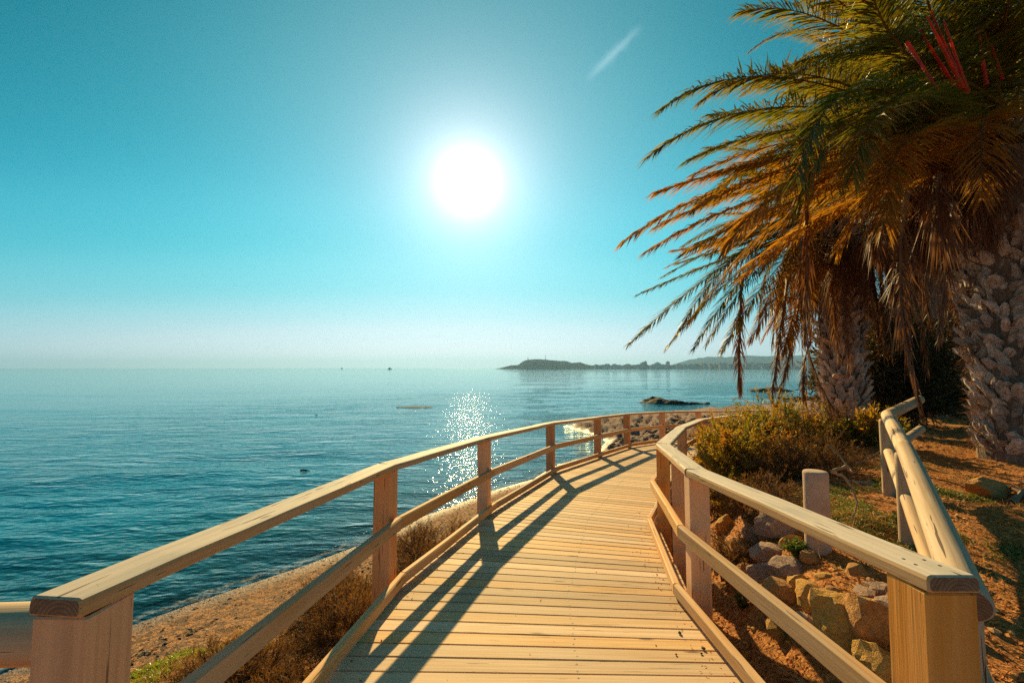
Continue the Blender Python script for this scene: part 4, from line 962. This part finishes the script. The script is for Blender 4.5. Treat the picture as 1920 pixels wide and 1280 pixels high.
# fallen dry frond between deck and boulders
fr_root = thing('fallen_frond', 'dry fallen palm frond lying in the gap between deck and boulders', 'palm frond', (1.8, 2.2, G(1.8, 2.2)))
P0 = Vector((1.78, 1.7, 1.62)); P1_ = Vector((1.82, 2.4, 1.85)); P2 = Vector((1.80, 3.1, 1.62))
link('frond', frond_mesh(P0, P1_, P2, M['drygrass'], M['branch'], np.random.default_rng(4), leaf=.4, n=70, spread=.5, droop=.2, width=.016), fr_root, P0 - fr_root.location)
for k, (x, y, a_, L_, lab) in enumerate([(4.6, 5.9, 2.6, 1.5, 'grey-brown fallen frond lying between the log fence and the thick palm'), (5.6, 5.2, .5, 1.7, 'fallen dead frond on the red earth in front of the thick palm'), (4.0, 7.2, 3.4, 1.4, 'dead frond lying in the shade behind the far log post')]):
    g0 = G(x, y); fr_root = thing('fallen_frond', lab, 'palm frond', (x, y, g0)); e_ = Vector((math.cos(a_), math.sin(a_), 0)) * L_
    p1_ = Vector((x, y, g0)) + e_ * .5; p2_ = Vector((x, y, g0)) + e_
    link('frond', frond_mesh((x, y, g0 + .04), (p1_.x, p1_.y, G(p1_.x, p1_.y) + .22), (p2_.x, p2_.y, G(p2_.x, p2_.y) + .05), M['dead'], M['branch'], np.random.default_rng(40 + k), leaf=.38, n=70, spread=.8, droop=.35, width=.018), fr_root, (0, 0, .04))
# small green weed among rocks
shrub('small leafy green weed among the boulders in front of the bollard', 'weed', tuple(on(1497, 1040, 1.98)), (.13, .12, .10), 40, 5, 8, .022, M['weed'], 71, name='weed', thin=.6, twigr=.0015)
shrub('tiny green weed beside the mid rail', 'weed', tuple(on(1392, 1135, 1.55)), (.07, .07, .07), 24, 4, 7, .018, M['weed'], 72, name='weed', thin=.6, twigr=.0012)
# clods and pine-cone-sized crumbs on the deck
for i, (u, v, r) in enumerate([(1262, 1107, .016), (1275, 1188, .018), (1320, 1218, .020), (1268, 1228, .012), (1232, 1064, .007), (1240, 1040, .007), (1245, 1027, .006), (1118, 1072, .006), (1255, 1095, .007), (1230, 1210, .007), (1315, 1226, .012)]):
    p = on(u, v, DECK0, SLOPE)
    o = link('bark_crumb', rock_mesh('bark_crumb', M['weedwrack'], 300 + i, sub=1), None, p + Vector((0, 0, r * .5)), (0, 0, i), label='dark crumb of bark lying on the planks near the right kick board', category='crumb', group='bark crumbs on the boardwalk'); o.scale = (r, r * .8, r * .6)

rgd = np.random.default_rng(88); tt = rgd.uniform(1.2, 6, 420); ee = np.abs(rgd.normal(0, .09, 420)); sd_ = rgd.uniform(0, 1, 420) < .7
PX = np.array([polyint(RE if b_ else LE, t_) for t_, b_ in zip(tt, sd_)]); MX = np.array([cl(t_) for t_ in tt]); dirn = MX - PX; dirn /= np.linalg.norm(dirn, axis=1)[:, None]
PX = PX + dirn * (.16 + ee + (rgd.uniform(0, 1, 420) < .2) * rgd.uniform(0, 1.6, 420))[:, None]
litter('deck_litter', PX[:, 0], PX[:, 1], np.array([float(deck_z(y_)) for y_ in PX[:, 1]]) - .003, rgd, .008, M['chip'], kind='stuff', label='specks of bark and dry leaf blown onto the planks', category='litter')

# ------------------------------------------------------------------ far shore
def strip_land(name, prof, Yd, mat, depth=260, steps=6, **tags):
    """a ridge whose skyline follows (u, v) at distance Yd and falls to the sea before and behind"""
    us = np.linspace(prof[0][0], prof[-1][0], 220); vs = np.interp(us, [p[0] for p in prof], [p[1] for p in prof])
    V = []; rows = [(-1, 0), (-.75, .45), (-.45, .8), (-.15, .98), (.2, 1.0), (.6, .7), (1, 0)]
    for (dy, hf) in rows:
        for u, v in zip(us, vs):
            p = at(u, v, Yd); h = max(p.z, .5); y = Yd + dy * depth
            nz = fbm(np.array([[p.x * .02, y * .02, 0]]), 3, 3)[0] - .5
            V.append((p.x, y, h * hf * (1 + nz * .25) - (3 if hf == 0 else 0)))
    n = len(us); idq = np.arange(len(V)).reshape(len(rows), n); q = np.stack([idq[:-1, :-1], idq[:-1, 1:], idq[1:, 1:], idq[1:, :-1]], -1).reshape(-1, 4)
    return link(name, mesh_fast(name, V, [q], mat, smooth=True), **tags)
M['scrub'] = plain('headland_scrub', (.020, .034, .028), .95, .4, .02, 1.0, 3, col2=(.045, .045, .034), spec=0.0)
M['farhill'] = plain('far_hill', (.04, .055, .05), .95, .3, .004, spec=0.0)
strip_land('headland', [(932, 690.5), (940, 689.2), (948, 687), (958, 684.5), (972, 684), (980, 678), (990, 673.5), (1000, 673), (1010, 674.5), (1025, 673.8), (1040, 676), (1060, 677.5), (1072, 681), (1085, 679), (1096, 683), (1106, 685), (1130, 684.2), (1160, 685.2), (1180, 684), (1200, 685.2), (1230, 684.5), (1260, 685), (1330, 684), (1400, 682), (1480, 680), (1560, 676), (1700, 670)], 2600, M['scrub'], kind='structure')
strip_land('hills', [(1240, 691), (1275, 683), (1300, 674.5), (1320, 670), (1345, 668.5), (1380, 669.5), (1405, 666), (1440, 667.5), (1480, 668), (1540, 664), (1700, 660), (1900, 662)], 5000, M['farhill'], depth=700, kind='structure')
M['farwall'] = plain('far_wall_white', (.55, .48, .42), .9, .1, .1, spec=.1)
M['farwall2'] = plain('far_wall_ochre', (.48, .30, .20), .9, .1, .1, spec=.1)
M['farroof'] = plain('far_roof_tile', (.34, .14, .08), .9, .1, .1, spec=.1)
M['farglass'] = plain('far_window', (.04, .06, .07), .3, .1, .1)
def boxv(x0, x1, y0, y1, z0, z1): return [(x, y, z) for z in (z0, z1) for x, y in ((x0, y0), (x1, y0), (x1, y1), (x0, y1))]
BF = [(0, 3, 2, 1), (4, 5, 6, 7), (0, 1, 5, 4), (1, 2, 6, 5), (2, 3, 7, 6), (3, 0, 4, 7)]
def house(u, vb, w, h, Yd, wall, label, group, floors=2, gable=True, seed=0):
    p = at(u, vb, Yd); t = thing('house' if gable else 'apartment_block', label, 'house' if gable else 'building', (p.x, Yd, max(p.z, 0)), 0, group)
    d = w * .7
    link('wall', mesh_fast('wall', boxv(-w/2, w/2, 0, d, -14, h), [np.array(BF)], wall), t)
    if gable:
        V = [(-w/2-.6, -.6, h), (w/2+.6, -.6, h), (w/2+.6, d+.6, h), (-w/2-.6, d+.6, h), (-w/2+1, d/2, h+w*.16), (w/2-1, d/2, h+w*.16)]
        link('roof', mesh_fast('roof', V, [np.array([(0, 1, 5, 4), (2, 3, 4, 5), (0, 3, 2, 1)]), np.array([(1, 2, 5), (3, 0, 4)])], M['farroof']), t)
    else:
        link('roof', mesh_fast('roof', boxv(-w*.2, w*.2, d*.3, d*.7, h+.05, h+4), [np.array(BF)], wall), t)
    nx = max(2, int(w / 5)); wm = None
    for f in range(floors):
        for k in range(nx):
            if wm is None: wm = mesh_fast('window', boxv(-.9, .9, -.25, -.05, 0, 1.6), [np.array(BF)], M['farglass'])
            link('window', wm, t, ((k + .5) / nx * w - w / 2, 0, (f + .3) * h / floors))
for (u, w, h, lab) in [(1177, 40, 17, 'wide low apartment block, leftmost in the far town'), (1207, 34, 27, 'apartment block second from the left in the far town'), (1211, 16, 33, 'slim tower rising from the second apartment block'), (1234, 34, 26, 'broad pale apartment tower in the middle of the three'), (1253, 22, 31, 'narrow ochre apartment tower right of the broad pale one')]:
    house(u, 689.5, w * .8, h, 2350, M['farwall2'] if 'ochre' in lab else M['farwall'], lab, None, 7 if h > 20 else 4, False)
hr = random.Random(9)
for i in range(104):
    u = 1118 + 482 * (i / 104) + hr.uniform(-3, 3); f = max(0, (u - 1270) / 330)
    v = hr.uniform(690 - 3 - 10 * f, 690.2)
    house(u, v, hr.uniform(13, 24), hr.uniform(7, 13), 2300 + (690 - v) * 14, hr.choice([M['farwall'], M['farwall'], M['farwall2']]), 'small tile-roofed house on the slope of the far town', 'houses of the far town', 2, True)
# mast and lighthouse on the headland, boats on the horizon
def mast(u, v0, v1, r, label, name='radio_mast'):
    a, b = at(u, v0, 2600), at(u, v1, 2600); tv, tf = tubes([[(0, 0, -6), (0, 0, (b.z - a.z) / 2), (0, 0, b.z - a.z)]], [r], 8)
    t = thing(name, label, 'mast', a); link('pole', mesh_fast('pole', tv, [np.array(tf)], M['reef']), t)
    for k in range(3): z = (b.z - a.z) * (.4 + .25 * k); link('platform', mesh_fast('platform', boxv(-r*1.6, r*1.6, -r*1.6, r*1.6, z, z + .8), [np.array(BF)], M['reef']), t)
mast(1023, 674, 665, 1.6, 'tall radio mast on the crest of the headland')
mast(990, 674, 669.5, 1.8, 'short beacon on the left shoulder of the headland')
def boat(u, Yd, label, k=1.0):
    p = at(u, 690, Yd); t = thing('boat', label, 'boat', (p.x, Yd, 0)); L, B_, H = 9 * k, 2.8 * k, 2.0 * k
    V = [(-L/2, -B_/2, H*.8), (L*.25, -B_/2, H*.85), (L/2, 0, H*1.15), (L*.25, B_/2, H*.85), (-L/2, B_/2, H*.8), (-L/2, -B_*.35, -.3), (L*.2, -B_*.35, -.3), (L*.42, 0, -.3), (L*.2, B_*.35, -.3), (-L/2, B_*.35, -.3)]
    Fq = [(5, 6, 1, 0), (6, 7, 2, 1), (7, 8, 3, 2), (8, 9, 4, 3), (9, 5, 0, 4)]; link('hull', mesh_fast('hull', V, [np.array(Fq), np.array([(0, 1, 2, 3, 4)])], M['farwall']), t)
    link('cabin', mesh_fast('cabin', boxv(-L*.2, L*.12, -B_*.3, B_*.3, H*.84, H*1.9), [np.array(BF)], M['farwall']), t)
    tv, tf = tubes([[(-L*.05, 0, H*1.9), (-L*.05, 0, H*2.6), (-L*.05, 0, H*3.4)]], [.15], 6); link('mast', mesh_fast('mast', tv, [np.array(tf)], M['reef']), t)
boat(731, 1500, 'tiny boat on the horizon left of the glitter', 1.5)
boat(641, 2600, 'very distant boat on the horizon, the farther left one', 1.6)

# ------------------------------------------------------------------ sea air
m, nt = newmat('sea_haze')
pv = N(nt, 'ShaderNodeVolumePrincipled', {'Color': (.32, .60, 1.0, 1), 'Density': 1.1e-4, 'Anisotropy': .35})
nt.links.new(pv.outputs[0], N(nt, 'ShaderNodeOutputMaterial').inputs['Volume'])
link('haze', mesh_fast('haze', boxv(-12500, 12500, -12500, 12500, -9, 215), [np.array(BF)], m), kind='stuff', label='thin sea haze over the bay', category='haze')
